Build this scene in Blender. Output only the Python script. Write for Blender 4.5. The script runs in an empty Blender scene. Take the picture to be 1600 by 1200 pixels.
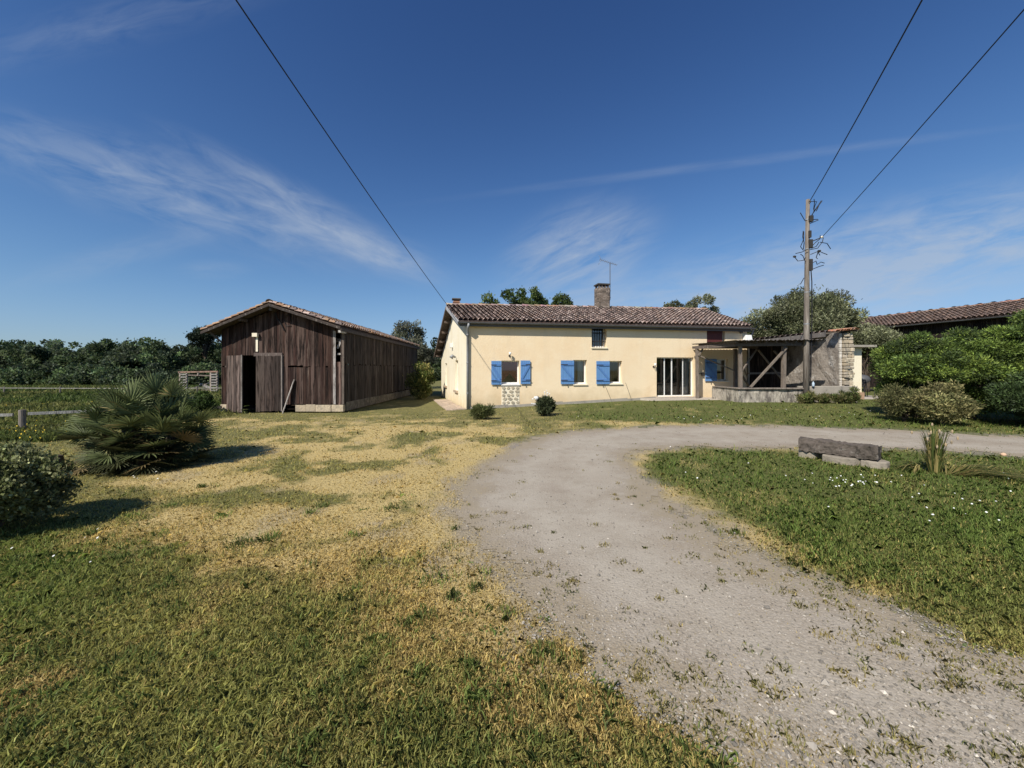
import bpy, bmesh, math, random
import numpy as np
from mathutils import Vector, Matrix, Quaternion
random.seed(7)
RNG = np.random.default_rng(11)
S = bpy.context.scene
COL = S.collection
R = math.radians
EYE = 1.6

# ------------------------------------------------------------------ camera
cam_d = bpy.data.cameras.new('camera'); cam = bpy.data.objects.new('camera', cam_d); COL.objects.link(cam)
cam.location = (0, 0, EYE); cam.rotation_euler = (R(90), 0, 0)
cam_d.sensor_width = 36; cam_d.lens = 13.5; cam_d.shift_y = -22/1600
cam_d.clip_start = 0.05; cam_d.clip_end = 3000
S.camera = cam

# ------------------------------------------------------------------ sun, sky, exposure
SUN_EL = R(43); SUN_AZ = (-0.60, -0.80)                 # horizontal direction towards the sun
sd = bpy.data.lights.new('sun', 'SUN'); sd.energy = 4.6; sd.angle = R(0.53); sd.color = (1.0, 0.94, 0.84)
so = bpy.data.objects.new('sun', sd); COL.objects.link(so)
sv = Vector((SUN_AZ[0]*math.cos(SUN_EL), SUN_AZ[1]*math.cos(SUN_EL), math.sin(SUN_EL)))
so.rotation_euler = (-sv).to_track_quat('-Z', 'Y').to_euler(); so.location = (-30, -40, 60)
S.view_settings.view_transform = 'Standard'; S.view_settings.look = 'None'
S.view_settings.gamma = 1; S.view_settings.use_curve_mapping = False
S.view_settings.exposure = 0.30
S.render.engine = 'CYCLES'
S.cycles.max_bounces = 6; S.cycles.transparent_max_bounces = 12

w = bpy.data.worlds.new('World'); S.world = w; w.use_nodes = True
nt = w.node_tree; nt.nodes.clear()
def N(t, typ, **kw):
    n = t.nodes.new(typ)
    for k, v in kw.items():
        if k.startswith('i_'): n.inputs[k[2:]].default_value = v
        else: setattr(n, k, v)
    return n
def math_(t, op, a, b=None, clamp=False):
    n = t.nodes.new('ShaderNodeMath'); n.operation = op; n.use_clamp = clamp
    for i, s in enumerate((a, b)):
        if s is None: continue
        if isinstance(s, (int, float)): n.inputs[i].default_value = s
        else: t.links.new(s, n.inputs[i])
    return n.outputs[0]
sky = N(nt, 'ShaderNodeTexSky', sky_type='NISHITA', sun_disc=False)
sky.sun_elevation = SUN_EL; sky.sun_rotation = math.atan2(SUN_AZ[0], SUN_AZ[1]) % (2*math.pi)
sky.altitude = 50; sky.air_density = 1.0; sky.dust_density = 0.35; sky.ozone_density = 2.2
gm = N(nt, 'ShaderNodeGamma'); gm.inputs['Gamma'].default_value = 1.7; nt.links.new(sky.outputs[0], gm.inputs['Color'])
hs = N(nt, 'ShaderNodeMixRGB', blend_type='MULTIPLY'); hs.inputs[0].default_value = 1; nt.links.new(gm.outputs[0], hs.inputs[1]); hs.inputs[2].default_value = (.42, .485, .545, 1)
def vmath(op, a, b):
    n = nt.nodes.new('ShaderNodeVectorMath'); n.operation = op
    for i, q in enumerate((a, b)):
        if isinstance(q, tuple): n.inputs[i].default_value = q
        else: nt.links.new(q, n.inputs[i])
    return n.outputs[0]
soft = vmath('DIVIDE', hs.outputs[0], vmath('ADD', vmath('MULTIPLY', hs.outputs[0], (1/4.6, 1/6.4, 1/9.5)), (1., 1., 1.)))
tc = N(nt, 'ShaderNodeTexCoord'); sep = N(nt, 'ShaderNodeSeparateXYZ'); nt.links.new(tc.outputs['Generated'], sep.inputs[0])
yy = math_(nt, 'MAXIMUM', sep.outputs[1], 0.02)
uu = math_(nt, 'DIVIDE', sep.outputs[0], yy); vv = math_(nt, 'DIVIDE', sep.outputs[2], yy)
uv = N(nt, 'ShaderNodeCombineXYZ'); nt.links.new(uu, uv.inputs[0]); nt.links.new(vv, uv.inputs[1])
# cirrus in the northern sky: centre, heading, half length, half width, strength, softness
streaks = [(-.86, .46, -17, .70, .12, .60, 1), (-.58, .44, -29, .40, .06, .62, 1), (-.36, .31, -20, .24, .06, .6, 1),
           (.17, .30, 24, .24, .14, .90, 1), (.62, .545, 7.2, .85, .016, .20, 0), (1.0, .29, 13, .95, .17, .95, 1),
           (-1.02, .30, 14, .40, .05, .22, 1), (-1.05, .90, 14, .55, .08, .20, 1), (.6, .2, 6, .8, .09, .7, 1),(-.78, .26, 0, .12, .03, .25, 1)]
acc = None
for k, (u0, v0, a, l, wd, st, wisp) in enumerate(streaks):
    mp = N(nt, 'ShaderNodeMapping', vector_type='TEXTURE')
    mp.inputs['Location'].default_value = (u0, v0, 0); mp.inputs['Rotation'].default_value = (0, 0, R(a)); mp.inputs['Scale'].default_value = (l, wd, 1)
    nt.links.new(uv.outputs[0], mp.inputs['Vector'])
    ln = N(nt, 'ShaderNodeVectorMath', operation='LENGTH'); nt.links.new(mp.outputs[0], ln.inputs[0])
    ms = N(nt, 'ShaderNodeMapRange', interpolation_type='SMOOTHERSTEP'); nt.links.new(ln.outputs['Value'], ms.inputs[0])
    ms.inputs[1].default_value = 1.3; ms.inputs[2].default_value = 0.0; ms.inputs[3].default_value = 0; ms.inputs[4].default_value = 1
    sc = N(nt, 'ShaderNodeVectorMath', operation='MULTIPLY_ADD'); nt.links.new(mp.outputs[0], sc.inputs[0])
    sc.inputs[1].default_value = (l*3.2, wd*13, 1) if wisp else (2.5, .4, 1); sc.inputs[2].default_value = (k*7.3, k*3.1, k)
    nz = N(nt, 'ShaderNodeTexNoise'); nz.inputs['Scale'].default_value = 1.6; nz.inputs['Detail'].default_value = 8
    nz.inputs['Roughness'].default_value = .6; nz.inputs['Distortion'].default_value = .5
    nt.links.new(sc.outputs[0], nz.inputs['Vector'])
    mr = N(nt, 'ShaderNodeMapRange'); nt.links.new(nz.outputs[0], mr.inputs[0])
    mr.inputs[1].default_value = .34 if wisp else .2; mr.inputs[2].default_value = .78; mr.inputs[3].default_value = 0; mr.inputs[4].default_value = st
    o = math_(nt, 'MULTIPLY', mr.outputs[0], ms.outputs[0])
    acc = o if acc is None else math_(nt, 'ADD', acc, o)
front = N(nt, 'ShaderNodeMapRange'); nt.links.new(sep.outputs[1], front.inputs[0]); front.inputs[1].default_value = .05; front.inputs[2].default_value = .2
up = N(nt, 'ShaderNodeMapRange'); nt.links.new(sep.outputs[2], up.inputs[0]); up.inputs[1].default_value = 0; up.inputs[2].default_value = .06
fac = math_(nt, 'MULTIPLY', math_(nt, 'MULTIPLY', acc, front.outputs[0]), up.outputs[0], True)
fac = math_(nt, 'MINIMUM', fac, .6)
mx = N(nt, 'ShaderNodeMixRGB'); nt.links.new(fac, mx.inputs[0]); nt.links.new(soft, mx.inputs[1]); mx.inputs[2].default_value = (3.7, 4.25, 5.1, 1)
bg = N(nt, 'ShaderNodeBackground'); bg.inputs['Strength'].default_value = 0.10
nt.links.new(mx.outputs[0], bg.inputs['Color'])
ow = N(nt, 'ShaderNodeOutputWorld'); nt.links.new(bg.outputs[0], ow.inputs[0])

# ------------------------------------------------------------------ noise and terrain
def smooth(a): a = np.clip(a, 0, 1); return a*a*(3-2*a)
def _h(i, j, s):
    n = (i.astype(np.int64)*374761393 + j.astype(np.int64)*668265263 + s*974711) & 0xffffffff
    n = ((n ^ (n >> 13))*1274126177) & 0xffffffff
    return ((n ^ (n >> 16)) & 0xffff)/65535.0
def vn(x, y, s=0):
    x = np.asarray(x, float); y = np.asarray(y, float)
    i = np.floor(x); j = np.floor(y); fx = x-i; fy = y-j; fx = fx*fx*(3-2*fx); fy = fy*fy*(3-2*fy)
    a = _h(i, j, s); b = _h(i+1, j, s); c = _h(i, j+1, s); d = _h(i+1, j+1, s)
    return (a*(1-fx)+b*fx)*(1-fy)+(c*(1-fx)+d*fx)*fy
def fbm(x, y, s=0, o=4):
    r = 0; a = .5; t = 0
    for k in range(o):
        r = r+a*vn(x*2**k, y*2**k, s+k*17); t += a; a *= .5
    return r/t
def zg(x, y):
    x = np.asarray(x, float); y = np.asarray(y, float)
    s = smooth((y-9)/8.5)
    base = s*(-.23+.39*np.clip((x+2)/11, -.12, 1))
    fw = smooth((-12.2-x)/5)
    fz = -.02*np.clip(y-8, 0, 32)-.025*np.clip(y-40, 0, 60)-.004*np.clip(y-100, 0, 300)
    z = base*(1-fw)+fz*fw
    return z+.035*(fbm(x*.6, y*.6, 5, 3)-.5)*smooth((np.hypot(x, y)-1)/4)
def gz(x, y): return float(zg(x, y))
def gp(px, py):
    """point of the ground seen in the direction (px, py) from the standing height"""
    k = (px-800)/600; z = 0
    for _ in range(30):
        D = 600*(EYE-z)/max(py-578, 4); z = .5*z+.5*gz(k*D, D)
    return (k*D, D)

# ------------------------------------------------------------------ materials
def new_mat(name):
    m = bpy.data.materials.new(name); m.use_nodes = True; t = m.node_tree
    b = t.nodes['Principled BSDF']; return m, t, b
def material(name, col=(.5, .5, .5), rough=.85, attr=False, var=None, bump=None, stretch=(1, 1, 1), spec=.3, metal=0, transl=0, stain=None):
    """colour (optionally times the mesh's own 'Col') with noise variation var=[(scale, detail, low, high, colour)] and bump=(scale, strength, distance)"""
    m, t, b = new_mat(name)
    tcn = N(t, 'ShaderNodeTexCoord'); mp = N(t, 'ShaderNodeMapping'); mp.inputs['Scale'].default_value = stretch
    t.links.new(tcn.outputs['Object'], mp.inputs[0])
    if attr:
        a = N(t, 'ShaderNodeAttribute', attribute_name='Col'); c = a.outputs['Color']
        mlt = N(t, 'ShaderNodeMixRGB', blend_type='MULTIPLY'); mlt.inputs[0].default_value = 1; t.links.new(c, mlt.inputs[1]); mlt.inputs[2].default_value = (*col, 1)
        c = mlt.outputs[0]
    else:
        r = N(t, 'ShaderNodeRGB'); r.outputs[0].default_value = (*col, 1); c = r.outputs[0]
    for k, (sc, det, lo, hi, c2) in enumerate(var or []):
        nz = N(t, 'ShaderNodeTexNoise'); nz.inputs['Scale'].default_value = sc; nz.inputs['Detail'].default_value = det; nz.inputs['Roughness'].default_value = .62
        t.links.new(mp.outputs[0], nz.inputs['Vector'])
        mr = N(t, 'ShaderNodeMapRange'); t.links.new(nz.outputs[0], mr.inputs[0]); mr.inputs[1].default_value = lo; mr.inputs[2].default_value = hi
        mxn = N(t, 'ShaderNodeMixRGB'); t.links.new(mr.outputs[0], mxn.inputs[0]); t.links.new(c, mxn.inputs[1]); mxn.inputs[2].default_value = (*c2, 1)
        c = mxn.outputs[0]
    t.links.new(c, b.inputs['Base Color'])
    b.inputs['Roughness'].default_value = rough; b.inputs['Specular IOR Level'].default_value = spec; b.inputs['Metallic'].default_value = metal
    if bump:
        nz = N(t, 'ShaderNodeTexNoise'); nz.inputs['Scale'].default_value = bump[0]; nz.inputs['Detail'].default_value = 6
        t.links.new(mp.outputs[0], nz.inputs['Vector'])
        bp = N(t, 'ShaderNodeBump'); bp.inputs['Strength'].default_value = bump[1]; bp.inputs['Distance'].default_value = bump[2]
        t.links.new(nz.outputs[0], bp.inputs['Height']); t.links.new(bp.outputs[0], b.inputs['Normal'])
    if transl:
        tr = N(t, 'ShaderNodeBsdfTranslucent'); t.links.new(c, tr.inputs[0])
        mxs = N(t, 'ShaderNodeMixShader'); mxs.inputs[0].default_value = transl
        t.links.new(b.outputs[0], mxs.inputs[1]); t.links.new(tr.outputs[0], mxs.inputs[2])
        t.links.new(mxs.outputs[0], t.nodes['Material Output'].inputs[0])
    return m
def glass_mat():
    m, t, b = new_mat('window_glass')
    fr = N(t, 'ShaderNodeFresnel'); fr.inputs[0].default_value = 1.5
    tr = N(t, 'ShaderNodeBsdfTransparent'); tr.inputs[0].default_value = (.85, .88, .86, 1)
    gl = N(t, 'ShaderNodeBsdfGlossy'); gl.inputs['Roughness'].default_value = .02
    mxs = N(t, 'ShaderNodeMixShader'); f = math_(t, 'ADD', fr.outputs[0], .11)
    t.links.new(f, mxs.inputs[0]); t.links.new(tr.outputs[0], mxs.inputs[1]); t.links.new(gl.outputs[0], mxs.inputs[2])
    t.links.new(mxs.outputs[0], t.nodes['Material Output'].inputs[0]); return m
MAT = {}
MAT['render'] = material('cream_render', (.83, .68, .47), .95, var=[(.45, 6, .42, .72, (.79, .60, .38)), (2.2, 8, .52, .8, (.85, .71, .50)), (.9, 10, .62, .8, (.70, .57, .40))], bump=(14, .35, .02), spec=.1)
def stain_base(m, z0, z1, col, amt):
    """splash dirt along the foot of a rendered wall"""
    t = m.node_tree; b = t.nodes['Principled BSDF']; src = b.inputs['Base Color'].links[0].from_socket; tcn = N(t, 'ShaderNodeTexCoord'); sp = N(t, 'ShaderNodeSeparateXYZ'); t.links.new(tcn.outputs['Object'], sp.inputs[0])
    nz = N(t, 'ShaderNodeTexNoise'); nz.inputs['Scale'].default_value = 1.7; nz.inputs['Detail'].default_value = 9; nz.inputs['Roughness'].default_value = .7; t.links.new(tcn.outputs['Object'], nz.inputs['Vector'])
    h = math_(t, 'ADD', sp.outputs[2], math_(t, 'MULTIPLY', math_(t, 'SUBTRACT', nz.outputs[0], .5), -1.6))
    mr = N(t, 'ShaderNodeMapRange'); t.links.new(h, mr.inputs[0]); mr.inputs[1].default_value = z1; mr.inputs[2].default_value = z0; mr.inputs[3].default_value = 0; mr.inputs[4].default_value = amt
    mxn = N(t, 'ShaderNodeMixRGB'); t.links.new(mr.outputs[0], mxn.inputs[0]); t.links.new(src, mxn.inputs[1]); mxn.inputs[2].default_value = (*col, 1); t.links.new(mxn.outputs[0], b.inputs['Base Color'])
    wv = N(t, 'ShaderNodeMapping'); wv.inputs['Scale'].default_value = (5, 5, .35); t.links.new(tcn.outputs['Object'], wv.inputs[0]); n2 = N(t, 'ShaderNodeTexNoise'); n2.inputs['Scale'].default_value = .8; n2.inputs['Detail'].default_value = 7; t.links.new(wv.outputs[0], n2.inputs['Vector'])
    m2 = N(t, 'ShaderNodeMapRange'); t.links.new(n2.outputs[0], m2.inputs[0]); m2.inputs[1].default_value = .55; m2.inputs[2].default_value = .75; m2.inputs[4].default_value = .35
    mx2 = N(t, 'ShaderNodeMixRGB'); t.links.new(m2.outputs[0], mx2.inputs[0]); t.links.new(mxn.outputs[0], mx2.inputs[1]); mx2.inputs[2].default_value = (.68, .56, .40, 1); t.links.new(mx2.outputs[0], b.inputs['Base Color'])
stain_base(MAT['render'], -.1, .75, (.56, .43, .26), .75)
MAT['reveal'] = material('plaster_reveal', (.82, .75, .6), .95, var=[(3, 5, .4, .8, (.72, .62, .45))], spec=.1)
MAT['gable_render'] = material('pale_render', (.84, .77, .60), .95, var=[(.6, 6, .42, .72, (.78, .69, .5)), (1.6, 9, .6, .8, (.7, .6, .42))], bump=(14, .35, .02), spec=.1)
stain_base(MAT['gable_render'], -.3, .55, (.60, .48, .28), .7)
MAT['tile'] = material('clay_tile', (1, 1, 1), .92, attr=True, var=[(7, 7, .48, .7, (.30, .245, .225)), (14, 6, .58, .74, (.075, .062, .056))], bump=(25, .5, .01), spec=.15)
MAT['board'] = material('weathered_board', (1, 1, 1), .9, attr=True, var=[(2.2, 9, .5, .74, (.085, .056, .045)), (3.0, 9, .46, .62, (.008, .005, .004)), (1.5, 10, .60, .73, (.20, .142, .112))], stretch=(5, 5, .4), bump=(6, .7, .02), spec=.2)
MAT['grey_wood'] = material('grey_wood', (1, 1, 1), .9, attr=True, var=[(3, 8, .45, .75, (.08, .065, .055)), (5, 8, .58, .75, (.33, .29, .25))], stretch=(3, 3, 1), bump=(14, .7, .02), spec=.2)
MAT['blue'] = material('blue_paint', (.115, .255, .50), .55, var=[(3, 6, .45, .8, (.15, .29, .54)), (20, 5, .62, .8, (.09, .2, .43))], bump=(30, .12, .004), spec=.4)
MAT['blue_trim'] = material('blue_paint_batten', (.09, .205, .44), .5, spec=.4, var=[(8, 5, .5, .8, (.09, .19, .46))])
MAT['white'] = material('white_paint', (.78, .78, .76), .5, var=[(6, 5, .5, .9, (.68, .67, .63))])
MAT['zinc'] = material('zinc', (.30, .31, .32), .55, var=[(4, 6, .4, .8, (.20, .20, .21))], metal=.35)
MAT['dark_zinc'] = material('dark_zinc', (.13, .13, .135), .6, var=[(4, 6, .4, .8, (.09, .09, .09))], metal=.3)
MAT['black'] = material('black_cable', (.016, .016, .018), .6)
MAT['iron'] = material('iron', (.04, .038, .036), .6, var=[(9, 5, .5, .8, (.07, .05, .04))])
MAT['maroon'] = material('maroon_paint', (.105, .030, .026), .6, var=[(5, 6, .45, .8, (.08, .024, .022))])
MAT['curtain_red'] = material('red_curtain', (.50, .075, .07), .9, bump=(30, .5, .02), stretch=(3, 3, .2))
MAT['curtain_white'] = material('pale_curtain', (.55, .55, .53), .95, bump=(25, .6, .03), stretch=(3, 3, .2))
MAT['interior'] = material('interior_plaster', (.62, .58, .52), .95)
MAT['glass'] = glass_mat()
MAT['stone'] = material('stone', (1, 1, 1), .95, attr=True, var=[(5, 8, .45, .75, (.30, .26, .20)), (16, 6, .55, .75, (.16, .14, .12))], bump=(12, .7, .03), spec=.15)
MAT['concrete'] = material('concrete', (.36, .33, .28), .95, var=[(1.6, 8, .42, .7, (.25, .23, .20)), (6, 8, .58, .78, (.13, .12, .105))], bump=(18, .5, .02), spec=.15)
MAT['old_plaster'] = material('old_plaster', (.34, .30, .26), .95, var=[(1.3, 9, .45, .62, (.17, .145, .125)), (2.4, 9, .56, .68, (.55, .52, .48)), (7, 8, .58, .72, (.10, .09, .08))], bump=(9, .8, .05), spec=.1)
MAT['terrace'] = material('terrace_slab', (.46, .41, .35), .95, var=[(2, 8, .42, .75, (.36, .31, .26)), (12, 6, .58, .78, (.25, .22, .18))], bump=(20, .4, .01), spec=.15)
MAT['pole'] = material('pole_wood', (.235, .205, .175), .95, var=[(2, 9, .42, .62, (.12, .10, .085)), (3, 8, .56, .68, (.38, .35, .31))], stretch=(8, 8, .4), bump=(8, .6, .02), spec=.1)
MAT['brick'] = material('chimney_brick', (1, 1, 1), .95, attr=True, var=[(8, 7, .5, .75, (.11, .09, .075))], bump=(25, .6, .02), spec=.1)
MAT['leaf'] = material('leaf', (1, 1, 1), .7, attr=True, transl=.35, spec=.2)
MAT['needle'] = material('needle', (1, 1, 1), .6, attr=True, transl=.15, spec=.3)
MAT['palm'] = material('palm_leaf', (1, 1, 1), .55, attr=True, transl=.25, spec=.22)
MAT['grass'] = material('grass_blade', (1, 1, 1), .6, attr=True, transl=.4, spec=.25)
MAT['bark'] = material('bark', (.10, .075, .055), .95, var=[(3, 8, .45, .7, (.05, .038, .03))], stretch=(6, 6, 1), bump=(9, .8, .04))
MAT['petal'] = material('petal', (.85, .85, .82), .7, transl=.2)
MAT['petal_yellow'] = material('petal_yellow', (.75, .52, .03), .7, transl=.2)
MAT['pebble'] = material('pebble', (1, 1, 1), .9, attr=True, spec=.2)
MAT['terracotta'] = material('terracotta', (.42, .22, .13), .95, var=[(6, 7, .45, .75, (.30, .17, .11))], bump=(20, .4, .01))

# ------------------------------------------------------------------ mesh helpers
WLOC = {}
def props(o, label=None, cat=None, group=None, kind=None):
    for k, v in (('label', label), ('category', cat), ('group', group), ('kind', kind)):
        if v: o[k] = v
    return o
def thing(name, label, cat, loc=(0, 0, 0), group=None):
    o = bpy.data.objects.new(name, None); COL.objects.link(o); o.location = loc; o.empty_display_size = .2
    WLOC[o] = Vector(loc); return props(o, label, cat, group)
def link(name, me, mat, parent):
    o = bpy.data.objects.new(name, me); COL.objects.link(o)
    if mat is not None: me.materials.append(mat)
    if parent is not None:
        o.parent = parent; WLOC[o] = WLOC.get(parent, Vector((0, 0, 0)))
    return o
def setcol(me, cols, per=1):
    a = me.attributes.new('Col', 'FLOAT_COLOR', 'FACE')
    c = np.ones((len(me.polygons), 4), np.float32); c[:, :3] = cols
    a.data.foreach_set('color', c.ravel())
class MB:
    def __init__(s): s.v = []; s.f = []; s.c = []; s.chunk = {}; s.k = 0
    def add(s, vs, fs, col=(1, 1, 1)):
        n = len(s.v); s.v += [tuple(p) for p in vs]; s.k += 1
        for i in range(len(vs)): s.chunk[n+i] = s.k
        for f in fs: s.f.append([n+i for i in f]); s.c.append(col)
    def hexa(s, c8, col=(1, 1, 1)):
        s.add(c8, [(0, 3, 2, 1), (4, 5, 6, 7), (0, 1, 5, 4), (1, 2, 6, 5), (2, 3, 7, 6), (3, 0, 4, 7)], col)
    def box(s, c, d, rz=0, col=(1, 1, 1)):
        ca, sa = math.cos(rz), math.sin(rz); P = []
        for z in (-.5, .5):
            for x, y in ((-.5, -.5), (.5, -.5), (.5, .5), (-.5, .5)):
                X, Y = x*d[0], y*d[1]; P.append((c[0]+X*ca-Y*sa, c[1]+X*sa+Y*ca, c[2]+z*d[2]))
        s.hexa(P, col)
    def beam(s, p, q, w, h, col=(1, 1, 1), up=(0, 0, 1)):
        p, q = Vector(p), Vector(q); d = (q-p).normalized(); up = Vector(up)
        if abs(d.dot(up)) > .98: up = Vector((0, 1, 0))
        a = d.cross(up).normalized()*w/2; b = a.cross(d).normalized()*h/2
        s.hexa([p-a-b, p+a-b, p+a+b, p-a+b, q-a-b, q+a-b, q+a+b, q-a+b], col)
    def tube(s, pts, r, n=8, col=(1, 1, 1), cap=True):
        pts = [Vector(p) for p in pts]; rr = r if isinstance(r, (list, tuple)) else [r]*len(pts)
        V = []; F = []; ref = None
        for i, p in enumerate(pts):
            d = (pts[min(i+1, len(pts)-1)]-pts[max(i-1, 0)]).normalized()
            if ref is None: ref = d.orthogonal().normalized()
            ref = (ref-d*ref.dot(d)).normalized(); b = d.cross(ref)
            for k in range(n):
                a = 2*math.pi*k/n; V.append(p+(ref*math.cos(a)+b*math.sin(a))*rr[i])
        for i in range(len(pts)-1):
            for k in range(n):
                F.append((i*n+k, i*n+(k+1) % n, (i+1)*n+(k+1) % n, (i+1)*n+k))
        if cap: F.append(tuple(range(n-1, -1, -1))); F.append(tuple((len(pts)-1)*n+k for k in range(n)))
        s.add(V, F, col)
    def ball(s, c, r, col=(1, 1, 1), seg=10, ring=6, jit=0):
        r = r if isinstance(r, (tuple, list)) else (r, r, r); V = []; F = []
        for i in range(ring+1):
            th = math.pi*i/ring
            for k in range(seg):
                a = 2*math.pi*k/seg; j = 1+random.uniform(-jit, jit)
                V.append((c[0]+r[0]*j*math.sin(th)*math.cos(a), c[1]+r[1]*j*math.sin(th)*math.sin(a), c[2]+r[2]*j*math.cos(th)))
        for i in range(ring):
            for k in range(seg): F.append((i*seg+k, (i+1)*seg+k, (i+1)*seg+(k+1) % seg, i*seg+(k+1) % seg))
        s.add(V, F, col)
    def prism(s, poly, z0, z1, col=(1, 1, 1)):
        n = len(poly); V = [(p[0], p[1], z0 if not callable(z0) else z0(*p)) for p in poly]+[(p[0], p[1], z1 if not callable(z1) else z1(*p)) for p in poly]
        s.add(V, [tuple(range(n-1, -1, -1)), tuple(range(n, 2*n))]+[(i, (i+1) % n, n+(i+1) % n, n+i) for i in range(n)], col)
    def build(s, name, mat, parent=None, smooth=False, bevel=0):
        me = bpy.data.meshes.new(name); off = WLOC.get(parent, Vector((0, 0, 0)))
        me.from_pydata([(v[0]-off[0], v[1]-off[1], v[2]-off[2]) for v in s.v], [], s.f)
        setcol(me, np.array(s.c, np.float32).reshape(-1, 3))
        if smooth: me.polygons.foreach_set('use_smooth', [True]*len(me.polygons))
        me.update(); o = link(name, me, mat, parent)
        if bevel:
            b = o.modifiers.new('bevel', 'BEVEL'); b.width = bevel; b.segments = 2; b.limit_method = 'ANGLE'
        return o
def pieces(mb, name, mat, parent=None, smooth=False):
    """every separate shape of mb as a part of its own"""
    out = []; used = {}
    for f, c in zip(mb.f, mb.c): used.setdefault(mb.chunk[f[0]], []).append((f, c))
    for k, fs in used.items():
        m = MB(); ids = sorted({i for f, _ in fs for i in f}); mp = {i: j for j, i in enumerate(ids)}
        m.v = [mb.v[i] for i in ids]; m.f = [[mp[i] for i in f] for f, _ in fs]; m.c = [c for _, c in fs]; out.append(m.build(name, mat, parent, smooth))
    return out
def quads(name, V, cols, mat, parent=None):
    """V (n,k,3): n polygons of k corners, each with its colour"""
    n, k, _ = V.shape; me = bpy.data.meshes.new(name); off = np.array(WLOC.get(parent, Vector((0, 0, 0))))
    me.vertices.add(n*k); me.vertices.foreach_set('co', (V-off).astype(np.float32).ravel())
    me.loops.add(n*k); me.loops.foreach_set('vertex_index', np.arange(n*k, dtype=np.int32))
    me.polygons.add(n); me.polygons.foreach_set('loop_start', np.arange(0, n*k, k, dtype=np.int32)); me.polygons.foreach_set('loop_total', np.full(n, k, np.int32))
    me.update(calc_edges=True); setcol(me, cols); return link(name, me, mat, parent)

# ------------------------------------------------------------------ ground and driveway
drive_px = [(2400, 700), (1800, 689), (1600, 682), (1500, 677), (1400, 672), (1300, 669), (1200, 666), (1120, 665), (1050, 666), (980, 669), (900, 674), (850, 684), (800, 701), (760, 722), (728, 750), (714, 780),
            (722, 822), (752, 866), (800, 915), (850, 962), (905, 1014), (985, 1080), (1080, 1140), (1180, 1205), (1330, 1340), (1500, 1700), (3000, 1700), (2600, 1330), (2000, 1140), (1750, 1075), (1600, 1032), (1450, 978), (1320, 932),
            (1210, 890), (1130, 850), (1062, 803), (1012, 758), (985, 728), (990, 712), (1015, 703), (1100, 698), (1250, 700), (1380, 702), (1480, 705), (1600, 711), (1800, 722), (2400, 760)]
DRIVE = np.array([gp(*p) for p in drive_px])
def sdist(x, y, poly):
    """signed distance to a polygon, negative inside"""
    best = np.full(x.shape, 1e9); ins = np.zeros(x.shape, bool); n = len(poly)
    for i in range(n):
        ax, ay = poly[i]; bx, by = poly[(i+1) % n]; ex, ey = bx-ax, by-ay
        t = np.clip(((x-ax)*ex+(y-ay)*ey)/(ex*ex+ey*ey+1e-12), 0, 1)
        best = np.minimum(best, (x-ax-t*ex)**2+(y-ay-t*ey)**2)
        c = ((ay > y) != (by > y)) & (x < (bx-ax)*(y-ay)/((by-ay) if by != ay else 1e-12)+ax)
        ins ^= c
    d = np.sqrt(best); return np.where(ins, -d, d)
def drive_d(x, y):
    d = sdist(x, y, DRIVE)
    return d+(fbm(x*1.3, y*1.3, 31, 4)-.5)*.6+(fbm(x*6, y*6, 37, 4)-.5)*.45
dry_px = [(760, 850, 70, 60, .6), (820, 930, 80, 60, .9), (900, 1040, 100, 70, 1.1), (1000, 1130, 120, 70, 1.1), (1100, 1195, 110, 50, 1.0), (780, 1090, 80, 60, .4), (640, 980, 60, 30, .5), (350, 960, 60, 30, .4), (480, 1010, 330, 120, .22), (620, 715, 190, 48, 1.0), (440, 800, 230, 65, .75), (610, 835, 170, 62, .85), (330, 880, 170, 40, .4), (190, 985, 170, 40, .45), (60, 1060, 130, 60, .75), (10, 1130, 110, 60, .6), (730, 790, 40, 70, .6), (740, 880, 90, 50, .75),
          (860, 960, 60, 60, .6), (960, 1075, 90, 80, .85), (1090, 1160, 90, 60, .6), (700, 1010, 90, 60, .3), (640, 950, 80, 40, .3), (980, 728, 40, 40, .9), (1040, 800, 40, 40, .7), (1130, 850, 70, 20, .3), (1300, 925, 150, 16, .25), (340, 652, 110, 9, .55),
          (690, 690, 90, 15, .6), (560, 672, 140, 9, .35), (900, 1180, 90, 60, .3), (350, 720, 160, 20, .35), (1050, 663, 200, 4, .4), (200, 1190, 120, 60, .25)]
def dryness(x, y):
    y2 = np.maximum(y, .4); px = 800+600*x/y2; py = 578+600*EYE/y2
    d = np.zeros(np.shape(x))
    for a, b, rx, ry, s in dry_px: d = d+s*.9*np.exp(-.5*(((px-a)/rx)**2+((py-b)/ry)**2)*1.6)
    d = np.where(y > .4, d, .3)
    n = np.clip((fbm(x*1.25, y*1.25, 71, 5)-.5)*1.7+.5, 0, 1); n2 = fbm(x*5, y*5, 77, 3)
    return np.clip(np.minimum(d, 1.1)*(-.22+1.95*n)+(n-.5)*.5+.08+(n2-.5)*1.2*np.clip(d+.35, 0, 1), 0, 1)
def edge_dry(x, y, d):
    """thin, dried-out turf beside the gravel"""
    wd = np.where(x < 1.6+.55*np.maximum(0, 3.2-y), 1.0, .28)*smooth((9.2-y)/1.5)
    return wd*np.exp(-(np.maximum(d, 0)/(.30+.45*fbm(x*1.5, y*1.5, 150, 3)))**2)*(.35+1.1*fbm(x*3, y*3, 151, 4))
GREEN_A = np.array((.40, .365, .115)); GREEN_B = np.array((.140, .205, .042)); STRAW = np.array((.58, .435, .17))
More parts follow.
